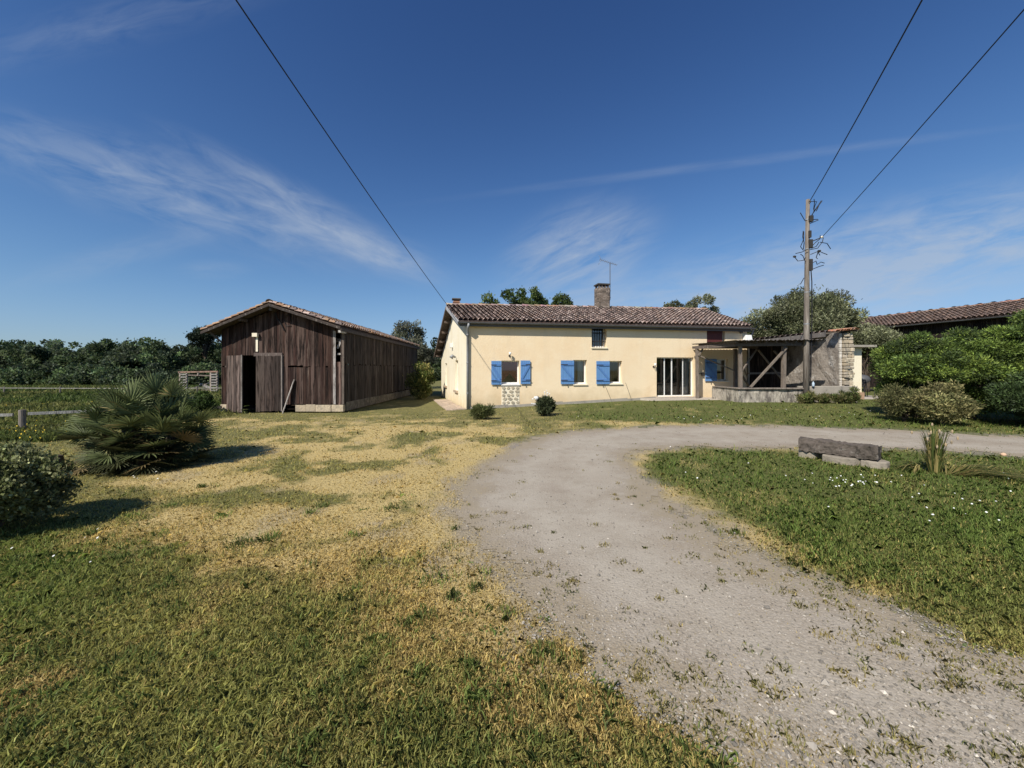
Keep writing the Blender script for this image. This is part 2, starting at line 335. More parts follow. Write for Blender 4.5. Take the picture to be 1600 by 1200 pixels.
def lush(x, y):
    """1 on the deep green lawns (island, house front), 0 on the thin olive turf"""
    a = smooth((x-1.0)/2.2)*smooth((y-2.0)/1.0)
    b = .75*smooth((-1.6-x)/1.8)*smooth((4.4-y)/1.2)+.25*smooth((3-y)/1.2)
    return np.clip(a+b+.8*(fbm(x*.8, y*.8, 91, 3)-.5), 0, 1)
th = np.concatenate([np.linspace(-180, -72, 90, endpoint=False), np.linspace(-72, 72, 760, endpoint=False), np.linspace(72, 180, 90, endpoint=False)])
rad = .35*np.exp(np.linspace(0, math.log(900/.35), 400))
TH, RD = np.meshgrid(np.radians(th), rad); GX = np.sin(TH)*RD; GY = np.cos(TH)*RD; GZ = zg(GX, GY)
nr, nth = GX.shape
verts = np.stack([GX, GY, GZ], -1).reshape(-1, 3)
ii = np.arange(nr-1)[:, None]*nth; jj = np.arange(nth)[None, :]; jn = (jj+1) % nth
faces = np.stack([ii+jj, ii+nth+jj, ii+nth+jn, ii+jn], -1).reshape(-1, 4)
dd = drive_d(GX, GY).ravel(); dr = np.clip(dryness(GX, GY).ravel()+edge_dry(GX.ravel(), GY.ravel(), dd), 0, 1); lu = lush(GX, GY).ravel()
fieldmask = smooth((-9.5-GX-.12*(GY-9))/2.5).ravel()*smooth((GY.ravel()-7.5)/3)
def raw_mesh(name, V, F, mat, vals):
    me = bpy.data.meshes.new(name); me.vertices.add(len(V)); me.vertices.foreach_set('co', V.astype(np.float32).ravel())
    k = F.shape[1]; me.loops.add(F.size); me.loops.foreach_set('vertex_index', F.astype(np.int32).ravel())
    me.polygons.add(len(F)); me.polygons.foreach_set('loop_start', np.arange(0, F.size, k, dtype=np.int32)); me.polygons.foreach_set('loop_total', np.full(len(F), k, np.int32))
    me.polygons.foreach_set('use_smooth', np.ones(len(F), bool)); me.update(calc_edges=True)
    for n, a in vals.items():
        at = me.attributes.new(n, 'FLOAT', 'POINT'); at.data.foreach_set('value', a.astype(np.float32))
    return link(name, me, mat, None)
def ground_mat():
    m, t, b = new_mat('turf'); geo = N(t, 'ShaderNodeNewGeometry')
    def at(n): return N(t, 'ShaderNodeAttribute', attribute_name=n).outputs['Fac']
    def nz(s, d): 
        n = N(t, 'ShaderNodeTexNoise'); n.inputs['Scale'].default_value = s; n.inputs['Detail'].default_value = d; n.inputs['Roughness'].default_value = .65
        t.links.new(geo.outputs['Position'], n.inputs['Vector']); return n.outputs[0]
    def mix(f, a, c, bl='MIX'):
        n = N(t, 'ShaderNodeMixRGB', blend_type=bl)
        for i, s in enumerate((f, a, c)):
            if isinstance(s, tuple): n.inputs[i].default_value = (*s, 1)
            elif isinstance(s, (int, float)): n.inputs[i].default_value = s
            else: t.links.new(s, n.inputs[i])
        return n.outputs[0]
    def mr(s, lo, hi):
        n = N(t, 'ShaderNodeMapRange'); t.links.new(s, n.inputs[0]); n.inputs[1].default_value = lo; n.inputs[2].default_value = hi; return n.outputs[0]
    g = mix(at('lush'), (.22, .205, .08), (.105, .135, .036))
    g = mix(mr(nz(9, 8), .35, .7), g, (.10, .092, .036))
    dn = math_(t, 'ADD', at('dry'), math_(t, 'MULTIPLY', math_(t, 'SUBTRACT', nz(14, 8), .5), .7))
    c = mix(mr(dn, .25, .75), g, (.50, .385, .17))
    c = mix(mr(nz(38, 6), .55, .75), c, (.25, .19, .09))
    f = mix(mr(nz(.35, 6), .42, .6), (.075, .095, .022), (.115, .115, .035)); f = mix(mr(nz(2.5, 8), .5, .7), f, (.04, .06, .014))
    c = mix(at('field'), c, f)
    c = mix(at('bare'), c, mix(mr(nz(30, 6), .4, .7), (.30, .265, .225), (.20, .17, .135)))
    t.links.new(c, b.inputs['Base Color']); b.inputs['Roughness'].default_value = .95; b.inputs['Specular IOR Level'].default_value = .1
    bp = N(t, 'ShaderNodeBump'); bp.inputs['Strength'].default_value = .8; bp.inputs['Distance'].default_value = .04; t.links.new(nz(22, 8), bp.inputs['Height']); t.links.new(bp.outputs[0], b.inputs['Normal'])
    return m
def gravel_mat():
    m, t, b = new_mat('gravel'); geo = N(t, 'ShaderNodeNewGeometry')
    def nz(s, d):
        n = N(t, 'ShaderNodeTexNoise'); n.inputs['Scale'].default_value = s; n.inputs['Detail'].default_value = d; n.inputs['Roughness'].default_value = .7
        t.links.new(geo.outputs['Position'], n.inputs['Vector']); return n.outputs[0]
    def mr(s, lo, hi):
        n = N(t, 'ShaderNodeMapRange'); t.links.new(s, n.inputs[0]); n.inputs[1].default_value = lo; n.inputs[2].default_value = hi; return n.outputs[0]
    def mix(f, a, c):
        n = N(t, 'ShaderNodeMixRGB')
        for i, s in enumerate((f, a, c)):
            if isinstance(s, tuple): n.inputs[i].default_value = (*s, 1)
            else: t.links.new(s, n.inputs[i])
        return n.outputs[0]
    c = mix(mr(nz(.9, 7), .38, .66), (.37, .325, .262), (.31, .26, .20))
    c = mix(mr(nz(.55, 5), .52, .72), c, (.25, .20, .155))
    c = mix(mr(nz(2.6, 9), .5, .72), c, (.255, .21, .155))
    c = mix(mr(nz(60, 4), .5, .72), c, (.44, .39, .32))
    c = mix(mr(nz(95, 3), .55, .72), c, (.16, .135, .10))
    tk = N(t, 'ShaderNodeAttribute', attribute_name='track').outputs['Fac']
    c = mix(math_(t, 'MULTIPLY', tk, mr(nz(1.4, 6), .3, .65)), c, (.43, .385, .315))
    e = N(t, 'ShaderNodeAttribute', attribute_name='edge').outputs['Fac']
    ee = math_(t, 'ADD', e, math_(t, 'MULTIPLY', math_(t, 'SUBTRACT', nz(6, 8), .5), .9))
    c = mix(mr(ee, .5, 1.0), c, (.30, .25, .18))
    t.links.new(c, b.inputs['Base Color']); b.inputs['Roughness'].default_value = .95; b.inputs['Specular IOR Level'].default_value = .15
    vo = N(t, 'ShaderNodeTexVoronoi'); vo.inputs['Scale'].default_value = 55; t.links.new(geo.outputs['Position'], vo.inputs['Vector'])
    h = math_(t, 'ADD', math_(t, 'MULTIPLY', vo.outputs['Distance'], -.7), nz(30, 6))
    bp = N(t, 'ShaderNodeBump'); bp.inputs['Strength'].default_value = .4; bp.inputs['Distance'].default_value = .015; t.links.new(h, bp.inputs['Height']); t.links.new(bp.outputs[0], b.inputs['Normal'])
    return m
bare = np.clip(smooth(1-(dd-.0)/.45)*.75, 0, 1)*(dd > -.05)+smooth((fbm(GX.ravel()*1.6, GY.ravel()*1.6, 55, 3)-.66)/.1)*.35*smooth((dr-.3)/.3)
for (a, b, rr) in ((640, 875, .55), (600, 825, .35)):
    q = gp(a, b); bare = np.maximum(bare, .9*np.exp(-(((GX.ravel()-q[0])**2+(GY.ravel()-q[1])**2)/rr**2)*2.0)*(fbm(GX.ravel()*5, GY.ravel()*5, 60, 3) > .48))
props(raw_mesh('ground', verts, faces, ground_mat(), {'dry': dr, 'lush': lu, 'field': fieldmask, 'bare': np.clip(bare, 0, 1)}), kind='structure')
fd = dd[faces].mean(1); fr_ = np.hypot(verts[faces[:, 0], 0], verts[faces[:, 0], 1])
sel = faces[(fd < 0) & (fr_ < 80)]; uq, inv = np.unique(sel, return_inverse=True)
dv = verts[uq].copy(); dv[:, 2] += .006
props(raw_mesh('driveway', dv, inv.reshape(-1, 4), gravel_mat(), {'edge': smooth((dd[uq]+.75)/.75), 'track': .65*np.exp(-((dd[uq]+.85)/.26)**2)}), kind='structure')

# ------------------------------------------------------------------ turf blades, weeds in the gravel, pebbles, daisies
def blades(name, x, y, h, wd, cols, label, lean=.8, zoff=0):
    n = len(x); z = zg(x, y)+zoff; a = RNG.uniform(0, 2*np.pi, n); l = RNG.uniform(.15, 1, n)*lean; b = a+RNG.normal(0, .7, n)
    base = np.stack([x, y, z-.004], -1); side = np.stack([-np.sin(b), np.cos(b), np.zeros(n)], -1)*(wd/2)[:, None]
    out = np.stack([np.cos(a), np.sin(a), np.zeros(n)], -1)
    mid = base+out*(h*l*.35)[:, None]; mid[:, 2] += h*.62
    tip = base+out*(h*l)[:, None]; tip[:, 2] += h*np.sqrt(np.clip(1-l*l*.75, .08, 1))
    V = np.stack([base-side, base+side, mid+side*.85, tip, mid-side*.85], 1)
    return props(quads(name, V, np.clip(cols, 0, 1), MAT['grass']), label, None, None, 'stuff')
HOUSE = np.array([(-2.6, 17.6), (12.7, 20.55), (10.6, 31), (-5.6, 28)]); BARN = np.array([(-12.8, 16.65), (-7.3, 16.65), (-7.3, 30), (-12.8, 30)])
n = 980000
px = RNG.uniform(-260, 1860, n); py = 578+RNG.uniform(0, 1, n)**.85*720+52
D = 600*EYE/(py-578); gx = (px-800)/600*D; gy = D
keep = (gy > .9) & (gy < 21); gx, gy = gx[keep], gy[keep]
d = drive_d(gx, gy); dn = np.clip(dryness(gx, gy)+edge_dry(gx, gy, d), 0, 1); cl = fbm(gx*2.4, gy*2.4, 101, 4)
nz_ = fbm(gx*4, gy*4, 160, 3)-.5; pr = np.where(d > 0, np.clip((d+nz_*.7)/.8+.22, .08, 1)*np.clip(1.1-.30*dn+(cl-.5)*.7, .2, 1), .24*smooth((d+nz_*.8+.75)/.9)*np.where(gx < 1.6+.55*np.maximum(0, 3.2-gy), 1, .9))
keep = (RNG.uniform(0, 1, len(gx)) < pr) & (sdist(gx, gy, HOUSE) > 0) & (sdist(gx, gy, BARN) > 0)
gx, gy, dn, d, cl = gx[keep], gy[keep], dn[keep], d[keep], cl[keep]; n = len(gx); lu_ = lush(gx, gy)
dd_ = np.clip(dn+RNG.normal(.03, .25, n), 0, 1); dd_ = smooth((dd_-.2)/.6); dd_ = np.where(RNG.uniform(0, 1, n) < .20-.17*lu_, np.maximum(dd_, .8), dd_)*.88
colr = (GREEN_A*(1-lu_)[:, None]+GREEN_B*lu_[:, None])*(1-dd_)[:, None]+STRAW*dd_[:, None]
colr = colr*(RNG.lognormal(0, .22, n)*(.75+.5*cl))[:, None]
sz = (.75+.14*np.clip(gy-3, 0, 14))
hh = np.clip(RNG.lognormal(math.log(.024), .36, n), .009, .06)*(1+.4*lu_)*np.where(d < .1, .55, 1)*(1-.35*dd_)*np.clip(.6+cl, .5, 1.3)*np.clip(sz, 1, 1.7)
blades('grass', gx, gy, hh, RNG.uniform(.0032, .0070, n)*np.clip(sz, 1, 2.3), colr, 'short dry and green turf of the lawn', 1.25)
# weeds standing in the gravel: little tufts
n = 1700
px = RNG.uniform(650, 1750, n); py = 578+100+RNG.uniform(0, 1, n)*560; D = 600*EYE/(py-578); cx = (px-800)/600*D; cy = D
d = drive_d(cx, cy); wden = smooth((cx-1.2+.2*(4-cy))/2)*smooth((5.6-cy)/2.5)
edge = smooth((d+.9)/.8)
keep = (d < .02) & (RNG.uniform(0, 1, n) < .10+.75*edge*.6+.5*wden*fbm(cx*1.2, cy*1.2, 44, 3)) & (RNG.uniform(0, 1, n) < .9); cx, cy = cx[keep], cy[keep]
k = RNG.integers(8, 48, len(cx)); r0 = RNG.uniform(.010, .040, len(cx))*np.sqrt(k/20)
ix = np.repeat(np.arange(len(cx)), k); n = len(ix)
gx = cx[ix]+RNG.normal(0, 1, n)*r0[ix]; gy = cy[ix]+RNG.normal(0, 1, n)*r0[ix]
tint = RNG.uniform(0, 1, len(cx))[ix]; colr = (np.array((.16, .175, .06))*(1-tint*.7)[:, None]+STRAW*.75*(tint*.7)[:, None])*RNG.lognormal(0, .25, n)[:, None]
blades('weeds', gx, gy, RNG.uniform(.012, .036, n), RNG.uniform(.003, .007, n), colr, 'small grassy weeds scattered over the gravel drive', 1.1, .006)
# coarse tufts along the dry lawn edge
n = 520
px = RNG.uniform(-50, 1250, n); py = 740+RNG.uniform(0, 1, n)**.8*480; D = 600*EYE/(py-578); cx = (px-800)/600*D; cy = D; d = drive_d(cx, cy)
keep = (d > .12) & (RNG.uniform(0, 1, n) < .25+.6*fbm(cx, cy, 210, 3)); cx, cy = cx[keep], cy[keep]; k = RNG.integers(14, 60, len(cx)); ix = np.repeat(np.arange(len(cx)), k); n = len(ix); r0 = RNG.uniform(.02, .07, len(cx))
gx = cx[ix]+RNG.normal(0, 1, n)*r0[ix]; gy = cy[ix]+RNG.normal(0, 1, n)*r0[ix]
blades('grass_tufts', gx, gy, RNG.uniform(.03, .075, n), RNG.uniform(.004, .009, n), (np.array((.15, .19, .05))*RNG.lognormal(0, .3, len(cx))[ix][:, None])*RNG.lognormal(0, .2, n)[:, None], 'coarser green grass tufts standing in the turf', 1.0)
n = 900
px = RNG.uniform(-100, 1700, n); py = 760+RNG.uniform(0, 1, n)**.8*460; D = 600*EYE/(py-578); cx = (px-800)/600*D; cy = D; d = drive_d(cx, cy)
keep = (d > .05) & (fbm(cx*1.4, cy*1.4, 220, 3) > .5); cx, cy = cx[keep], cy[keep]; k = RNG.integers(5, 22, len(cx)); ix = np.repeat(np.arange(len(cx)), k); n = len(ix); r0 = RNG.uniform(.02, .08, len(cx))
gx = cx[ix]+RNG.normal(0, 1, n)*r0[ix]; gy = cy[ix]+RNG.normal(0, 1, n)*r0[ix]
blades('clover', gx, gy, RNG.uniform(.012, .03, n), RNG.uniform(.010, .018, n), (np.array((.12, .18, .045))*RNG.lognormal(0, .25, len(cx))[ix][:, None])*RNG.lognormal(0, .15, n)[:, None], 'broad leaved clover and plantain mixed into the turf', 1.3)
# pebbles
n = 26000
px = RNG.uniform(560, 1800, n); py = 578+85+RNG.uniform(0, 1, n)**.8*600; D = 600*EYE/(py-578); gx = (px-800)/600*D; gy = D; d = drive_d(gx, gy)
keep = (d < .12) & (gy > .9); gx, gy = gx[keep], gy[keep]; n = len(gx)
s = RNG.lognormal(math.log(.0055), .38, n)*np.clip(.8+.09*gy, 1, 1.8); s = np.where(RNG.uniform(0, 1, n) < .012, s*2.0, s); z = zg(gx, gy)+.006
oc = np.array([(1, 0, 0), (0, 1, 0), (-1, 0, 0), (0, -1, 0), (0, 0, 1), (0, 0, -1)], float)
P = oc[None]*s[:, None, None]*RNG.uniform(.6, 1.3, (n, 6, 1))*np.array((1, 1, .7)); a = RNG.uniform(0, 6.28, n); ca, sa = np.cos(a)[:, None], np.sin(a)[:, None]
P = np.stack([P[..., 0]*ca-P[..., 1]*sa, P[..., 0]*sa+P[..., 1]*ca, P[..., 2]], -1)+np.stack([gx, gy, z+s*.25], -1)[:, None]
tri = np.array([(0, 1, 4), (1, 2, 4), (2, 3, 4), (3, 0, 4)]); V = P[:, tri].reshape(-1, 3, 3)
g = RNG.uniform(.14, .40, n); g = np.where(RNG.uniform(0, 1, n) < .012, .6, g); colr = np.repeat(np.stack([g, g*.90, g*.76], -1), 4, 0)
props(quads('pebbles', V, colr, MAT['pebble']), 'loose grey pebbles lying on the driveway', None, None, 'stuff')
# daisies
fx = []; 
for (a, b, rx, ry, c) in ((1330, 757, 60, 10, 24), (1400, 780, 120, 40, 10), (1150, 740, 90, 25, 5), (1300, 645, 180, 12, 14), (1500, 790, 90, 60, 14), (215, 752, 26, 5, 5), (1100, 655, 120, 6, 10), (100, 870, 80, 20, 6)):
    for _ in range(c):
        x, y = gp(random.gauss(a, rx*.6), max(600, random.gauss(b, ry*.6))); fx.append((x, y))
V = []
for x, y in fx:
    r = random.uniform(.006, .010)*(1+.05*y); c = Vector((x, y, gz(x, y)+random.uniform(.045, .075))); nn = Vector((random.uniform(-.7, .1), random.uniform(-.9, -.2), 1)).normalized(); e1 = nn.orthogonal().normalized(); e2 = nn.cross(e1)
    V.append([c+(e1*math.cos(k*math.pi/3)+e2*math.sin(k*math.pi/3))*r for k in range(6)])
props(quads('daisies', np.array(V), np.ones((len(V), 3)), MAT['petal']), 'tiny white daisies scattered in the green lawn', None, None, 'stuff')
# rough growth of the paddock
n = 60000
fy = 8.5+RNG.uniform(0, 1, n)**2.2*62; k_ = RNG.uniform(-1.55, -.62, n); gx = k_*fy; gy = fy
cl = fbm(gx*.5, gy*.5, 120, 4); keep = (gx < -10.2-.13*(gy-8)) & (sdist(gx, gy, BARN) > .1) & (RNG.uniform(0, 1, n) < .2+1.2*cl); gx, gy, cl = gx[keep], gy[keep], cl[keep]; n = len(gx)
tt = smooth((fbm(gx*.18, gy*.35, 130, 3)-.4)/.25)
colr = (np.array((.085, .12, .03))*(1-tt)[:, None]+np.array((.19, .19, .06))*tt[:, None])*RNG.lognormal(0, .3, n)[:, None]
blades('paddock_grass', gx, gy, RNG.uniform(.10, .30, n)*(.4+cl)*np.clip(gy/18, .8, 1.7), RNG.uniform(.02, .05, n)*np.clip(gy/14, .6, 3), colr, 'rough tall grass and weeds of the paddock', .8)
V = []
for _ in range(80):
    x, y = gp(random.gauss(25, 38), random.gauss(680, 9)) if random.random() < .8 else gp(random.uniform(0, 320), random.uniform(626, 660))
    if x > -9: continue
    r = random.uniform(.009, .017); z = gz(x, y)+random.uniform(.08, .25); a = random.uniform(0, 3)
    V.append([(x+r*math.cos(a+k*math.pi/3), y+.5*r*math.sin(a+k*math.pi/3), z+r*math.sin(k*math.pi/3)) for k in range(6)])
props(quads('buttercups', np.array(V), np.ones((len(V), 3)), MAT['petal_yellow']), 'yellow wild flowers at the paddock edge by the wooden fence', None, None, 'stuff')

# ------------------------------------------------------------------ roofs
def tile_roof(mb, A, B, C, D, nc, nr, r, pal, lift=.05, jit=.012):
    A, B, C, D = map(Vector, (A, B, C, D)); nrm = (B-A).cross(D-A).normalized()
    if nrm.z < 0: nrm = -nrm
    for i in range(nc):
        u = (i+.5)/nc; lo = A.lerp(B, u); hi = D.lerp(C, u); side = (B-A).lerp(C-D, .5).normalized()
        colt = random.uniform(.85, 1.15)
        for j in range(nr):
            v0 = j/nr; v1 = min((j+1.2)/nr, 1.01); p = lo.lerp(hi, v0); q = lo.lerp(hi, v1); ox = side*random.uniform(-jit, jit); oy = side*random.uniform(-jit, jit)
            if random.random() < .06: oy = oy+side*random.uniform(-.03, .03)
            dz = nrm*random.uniform(0, .012); V = []
            c = random.choice(pal); s = colt*random.uniform(.7, 1.3); c = tuple(k*s for k in c)
            for e, (pp, rr, hl) in enumerate(((p+ox, r, lift+.035), (q+oy, r*.82, lift))):
                for k in range(6):
                    a = math.pi*k/5; V.append(pp+dz+side*(math.cos(a)*rr)+nrm*(math.sin(a)*rr*.85+hl))
            mb.add(V, [(k, k+1, 7+k, 6+k) for k in range(5)], c)
    # channel tiles below: one sheet
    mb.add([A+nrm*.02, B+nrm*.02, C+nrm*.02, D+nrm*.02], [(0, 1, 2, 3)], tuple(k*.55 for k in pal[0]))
def slab(mb, A, B, C, D, th, col=(1, 1, 1)):
    A, B, C, D = map(Vector, (A, B, C, D)); dn = Vector((0, 0, -th)); mb.hexa([A+dn, B+dn, C+dn, D+dn, A, B, C, D], col)
PAL_OLD = [(.26, .185, .16), (.31, .225, .195), (.20, .15, .137), (.38, .285, .245), (.27, .185, .145), (.16, .125, .115), (.43, .34, .295)]
PAL_WARM = [(.34, .20, .11), (.40, .25, .15), (.30, .18, .11), (.25, .17, .12), (.42, .28, .18)]
PAL_DARK = [(.11, .075, .058), (.135, .09, .07), (.09, .062, .05), (.15, .10, .08), (.20, .13, .095)]
def gutter(mb, A, B, r=.075):
    A, B = Vector(A), Vector(B); d = (B-A).normalized(); o = Vector((d.y, -d.x, 0)); V = []
    for p in (A, B):
        for k in range(7):
            a = math.pi*k/6; V.append(p+o*math.cos(a)*r-Vector((0, 0, math.sin(a)*r*1.1)))
    mb.add(V, [(k, k+1, 8+k, 7+k) for k in range(6)])
def ridge_caps(mb, A, B, n, r, pal):
    A, B = Vector(A), Vector(B); d = (B-A).normalized(); s = Vector((-d.y, d.x, 0)).normalized()
    for i in range(n):
        p = A.lerp(B, i/n); q = A.lerp(B, (i+1.15)/n); V = []; c = tuple(k*random.uniform(.8, 1.2) for k in random.choice(pal)); j = random.uniform(-.01, .015)
        for pp, rr, h in ((p, r, .02), (q, r*.88, 0)):
            for k in range(7):
                a = math.pi*k/6; V.append(pp+s*math.cos(a)*rr+Vector((0, 0, math.sin(a)*rr*.8+h+j)))
        mb.add(V, [(k, k+1, 8+k, 7+k) for k in range(6)], c)

# ------------------------------------------------------------------ farmhouse
HA = R(11); U = Vector((math.cos(HA), math.sin(HA), 0)); NI = Vector((-math.sin(HA), math.cos(HA), 0)); P0 = Vector((-2.07, 17.75, 0))
def F(t, d, z): p = P0+U*t+NI*d; return Vector((p.x, p.y, z))
def fp(px, py):
    k = (px-800)/600; t = (k*P0.y-P0.x)/(U.x-U.y*k); D = P0.y+U.y*t; return t, EYE-(py-578)*D/600
TEND = 14.95; WTOP = 3.84
house = thing('farmhouse', 'long cream rendered farmhouse with an old tiled roof and blue shutters', 'house', (5, 19, 0))
def rect(x0, y0, x1, y1):
    a = fp(x0, y1); b = fp(x1, y0); return [a[0], b[0], a[1], b[1]]
op = {'w1': rect(783.5, 563.5, 811.5, 600), 'w2': rect(896, 562.5, 917, 600), 'w3': rect(951.5, 564, 972, 599), 'up': rect(924.5, 510.5, 948, 542.5), 'patio': rect(1026, 558.5, 1084, 620), 'w4': rect(1118.5, 561, 1138, 595), 'att': rect(1104.5, 517, 1133, 537)}
holes = list(op.values())
def holed_wall(mb, fn, t0, t1, z0, z1, hs, dep, rev=None):
    ts = sorted({t0, t1, *[h[0] for h in hs], *[h[1] for h in hs]}); zs = sorted({z0, z1, *[h[2] for h in hs], *[h[3] for h in hs]})
    for a, b in zip(ts, ts[1:]):
        for c, d in zip(zs, zs[1:]):
            tm, zm = (a+b)/2, (c+d)/2
            if any(h[0] < tm < h[1] and h[2] < zm < h[3] for h in hs): continue
            mb.add([fn(a, 0, c), fn(b, 0, c), fn(b, 0, d), fn(a, 0, d)], [(0, 1, 2, 3)])
    for h in hs:
        a, b, c, d = h; m = rev or mb
        for q in ((a, c, a, d), (b, c, b, d), (a, c, b, c), (a, d, b, d)):
            m.add([fn(q[0], 0, q[1]), fn(q[2], 0, q[3]), fn(q[2], dep, q[3]), fn(q[0], dep, q[1])], [(0, 1, 2, 3)])
mw = MB(); holed_wall(mw, F, 0, TEND, -.6, WTOP, holes, .30)
front_wall = mw.build('front_wall', MAT['render'], house)
# gable wall on the left
SD = Vector((-.29, .957, 0)).normalized(); GN = Vector((SD.y, -SD.x, 0))     # GN points into the house
def G(q, d, z): p = P0+SD*q+GN*d; return Vector((p.x, p.y, z))
E0 = Vector((-2.45, 17.42, 3.81)); E1 = Vector((12.75, 20.37, 3.85)); R0 = Vector((-3.73, 21.7, 5.18)); R1 = Vector((12.05, 23.9, 5.26)); B0 = Vector((-5.75, 28.3, 2.60)); B1 = Vector((10.6, 31, 2.7))
ZR = 5.02; QR = 4.12; QB = 10.5; ZB = 2.62
def gtop(q): return WTOP+(ZR-WTOP)*q/QR if q < QR else ZR+(ZB-ZR)*(q-QR)/(QB-QR)
gh = [[2.75, 3.75, .50, 2.12], [7.35, 8.25, .58, 2.03]]
mg = MB()
qs = sorted({0, QR, QB, *[h[0] for h in gh], *[h[1] for h in gh], 1.4, 5.5, 9.4})
for a, b in zip(qs, qs[1:]):
    zz = [-.9]; hole = [h for h in gh if h[0] < (a+b)/2 < h[1]]
    segs = [(-.9, hole[0][2]), (hole[0][3], None)] if hole else [(-.9, None)]
    for c, d in segs:
        mg.add([G(a, 0, c), G(b, 0, c), G(b, 0, d if d is not None else gtop(b)), G(a, 0, d if d is not None else gtop(a))], [(0, 1, 2, 3)])
for a, b, c, d in gh:
    for q in ((a, c, a, d), (b, c, b, d), (a, c, b, c), (a, d, b, d)):
        mg.add([G(q[0], 0, q[1]), G(q[2], 0, q[3]), G(q[2], .25, q[3]), G(q[0], .25, q[1])], [(0, 1, 2, 3)])
gw = mg.build('gable_wall', MAT['gable_render'], house)
# hidden walls closing the body, inner partition and floor
C1 = F(TEND, 0, 0); C2 = Vector((10.4, 30.5, 0)); C3 = G(QB, 0, 0)
mb = MB(); mb.add([C1+Vector((0, 0, -.5)), C2+Vector((0, 0, -.5)), C2+Vector((0, 0, 2.6)), C1+Vector((-.05, 3.4, 5.05)), C1+Vector((0, 0, WTOP))], [(0, 1, 2, 3, 4)])
mb.add([C2+Vector((0, 0, -.5)), C3+Vector((0, 0, -.5)), C3+Vector((0, 0, ZB)), C2+Vector((0, 0, 2.6))], [(0, 1, 2, 3)]); mb.build('rear_wall', MAT['render'], house)
mb = MB(); mb.add([F(.4, 4.2, -.2), F(TEND-.3, 4.2, -.2), F(TEND-.3, 4.2, 4.6), F(.4, 4.2, 4.6)], [(0, 1, 2, 3)])
mb.add([F(.1, .31, .17), F(TEND-.1, .31, .17), F(TEND-.1, 4.2, .17), F(.1, 4.2, .17)], [(0, 1, 2, 3)]); mb.add([F(.1, .31, 2.62), F(TEND-.1, .31, 2.62), F(TEND-.1, 4.2, 2.62), F(.1, 4.2, 2.62)], [(0, 1, 2, 3)])
for t in (5.4, 9.3, 12.2): mb.add([F(t, .31, .18), F(t, 4.19, .18), F(t, 4.19, 2.61), F(t, .31, 2.61)], [(0, 1, 2, 3)])
mb.build('interior_walls', MAT['interior'], house)
# plinth band
mb = MB()
for a, b in ((0.05, 1.9), (1.9, 4.6), (4.6, 8.0), (8.0, fp(1024, 600)[0])):
    za = .02+gz(*F(a, 0, 0)[:2]); zb = .06+gz(*F(b, 0, 0)[:2])
    mb.hexa([F(a, -.035, za-.3), F(b, -.035, zb-.3), F(b, .02, zb-.3), F(a, .02, za-.3), F(a, -.035, za+.09), F(b, -.035, zb+.09), F(b, .02, zb+.07), F(a, .02, za+.07)])
mb.build('plinth', MAT['concrete'], house)
# roof
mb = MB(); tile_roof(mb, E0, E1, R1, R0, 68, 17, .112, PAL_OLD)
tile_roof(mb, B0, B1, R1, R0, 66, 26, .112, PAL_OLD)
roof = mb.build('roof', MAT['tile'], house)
mb = MB(); slab(mb, E0, E1, R1, R0, .07, (.11, .085, .07)); slab(mb, B0, B1, R1-Vector((0, 0, .004)), R0-Vector((0, 0, .004)), .07, (.11, .085, .07)); mb.build('roof_deck', MAT['grey_wood'], roof)
mb = MB(); ridge_caps(mb, R0+Vector((0, 0, .08)), R1+Vector((0, 0, .08)), 44, .15, PAL_OLD+[(.34, .20, .12), (.30, .19, .12)]); mb.build('ridge_tiles', MAT['tile'], roof)
# verge: purlins sticking out under the gable overhang, barge board
mb = MB()
for q in (.1, 1.4, 2.75, QR-.05, 5.4, 6.7, 8.0, 9.3, 10.3):
    z = gtop(q)-.10; a = G(q, .05, z); b = G(q, -.40, z); mb.beam(a, b, .09, .13, (.15, .11, .085))
pieces(mb, 'purlin_end', MAT['grey_wood'], roof)
mb = MB(); o = Vector((0, 0, -.06)); mb.beam(E0+o+Vector((.02, -.02, 0)), R0+o, .035, .17, (.42, .42, .43), (0, 0, 1)); mb.beam(R0+o, B0+o, .035, .17, (.12, .09, .07)); pieces(mb, 'barge_board', MAT['grey_wood'], roof)
mb = MB(); gutter(mb, E0+Vector((-.0, -.06, -.035)), E1+Vector((.1, -.06, -.035))); mb.beam(E0+Vector((.05, .06, -.13)), E1+Vector((-.05, .06, -.13)), .03, .17); mb.build('gutter', MAT['dark_zinc'], house)
mb = MB(); t_, _ = fp(730.5, 560); zb = gz(*F(t_, 0, 0)[:2])
mb.tube([E0+Vector((.5, -.02, -.1)), F(t_, -.30, 3.52), F(t_, -.09, 3.38), F(t_, -.08, 2.0), F(t_, -.08, zb-.05)], .055, 10); 
for z in (.5, 1.9, 3.2): mb.tube([F(t_, -.08, z), F(t_, -.08, z+.05)], .066, 10)
mb.build('downpipe', MAT['zinc'], house, smooth=True)
mb = MB(); mb.tube([E1+Vector((.05, 0, -.08)), E1+Vector((.16, .25, -.3)), F(TEND+.05, -.07, 3.2), F(TEND+.05, -.07, .1)], .05, 8); mb.build('downpipe', MAT['zinc'], house, smooth=True)
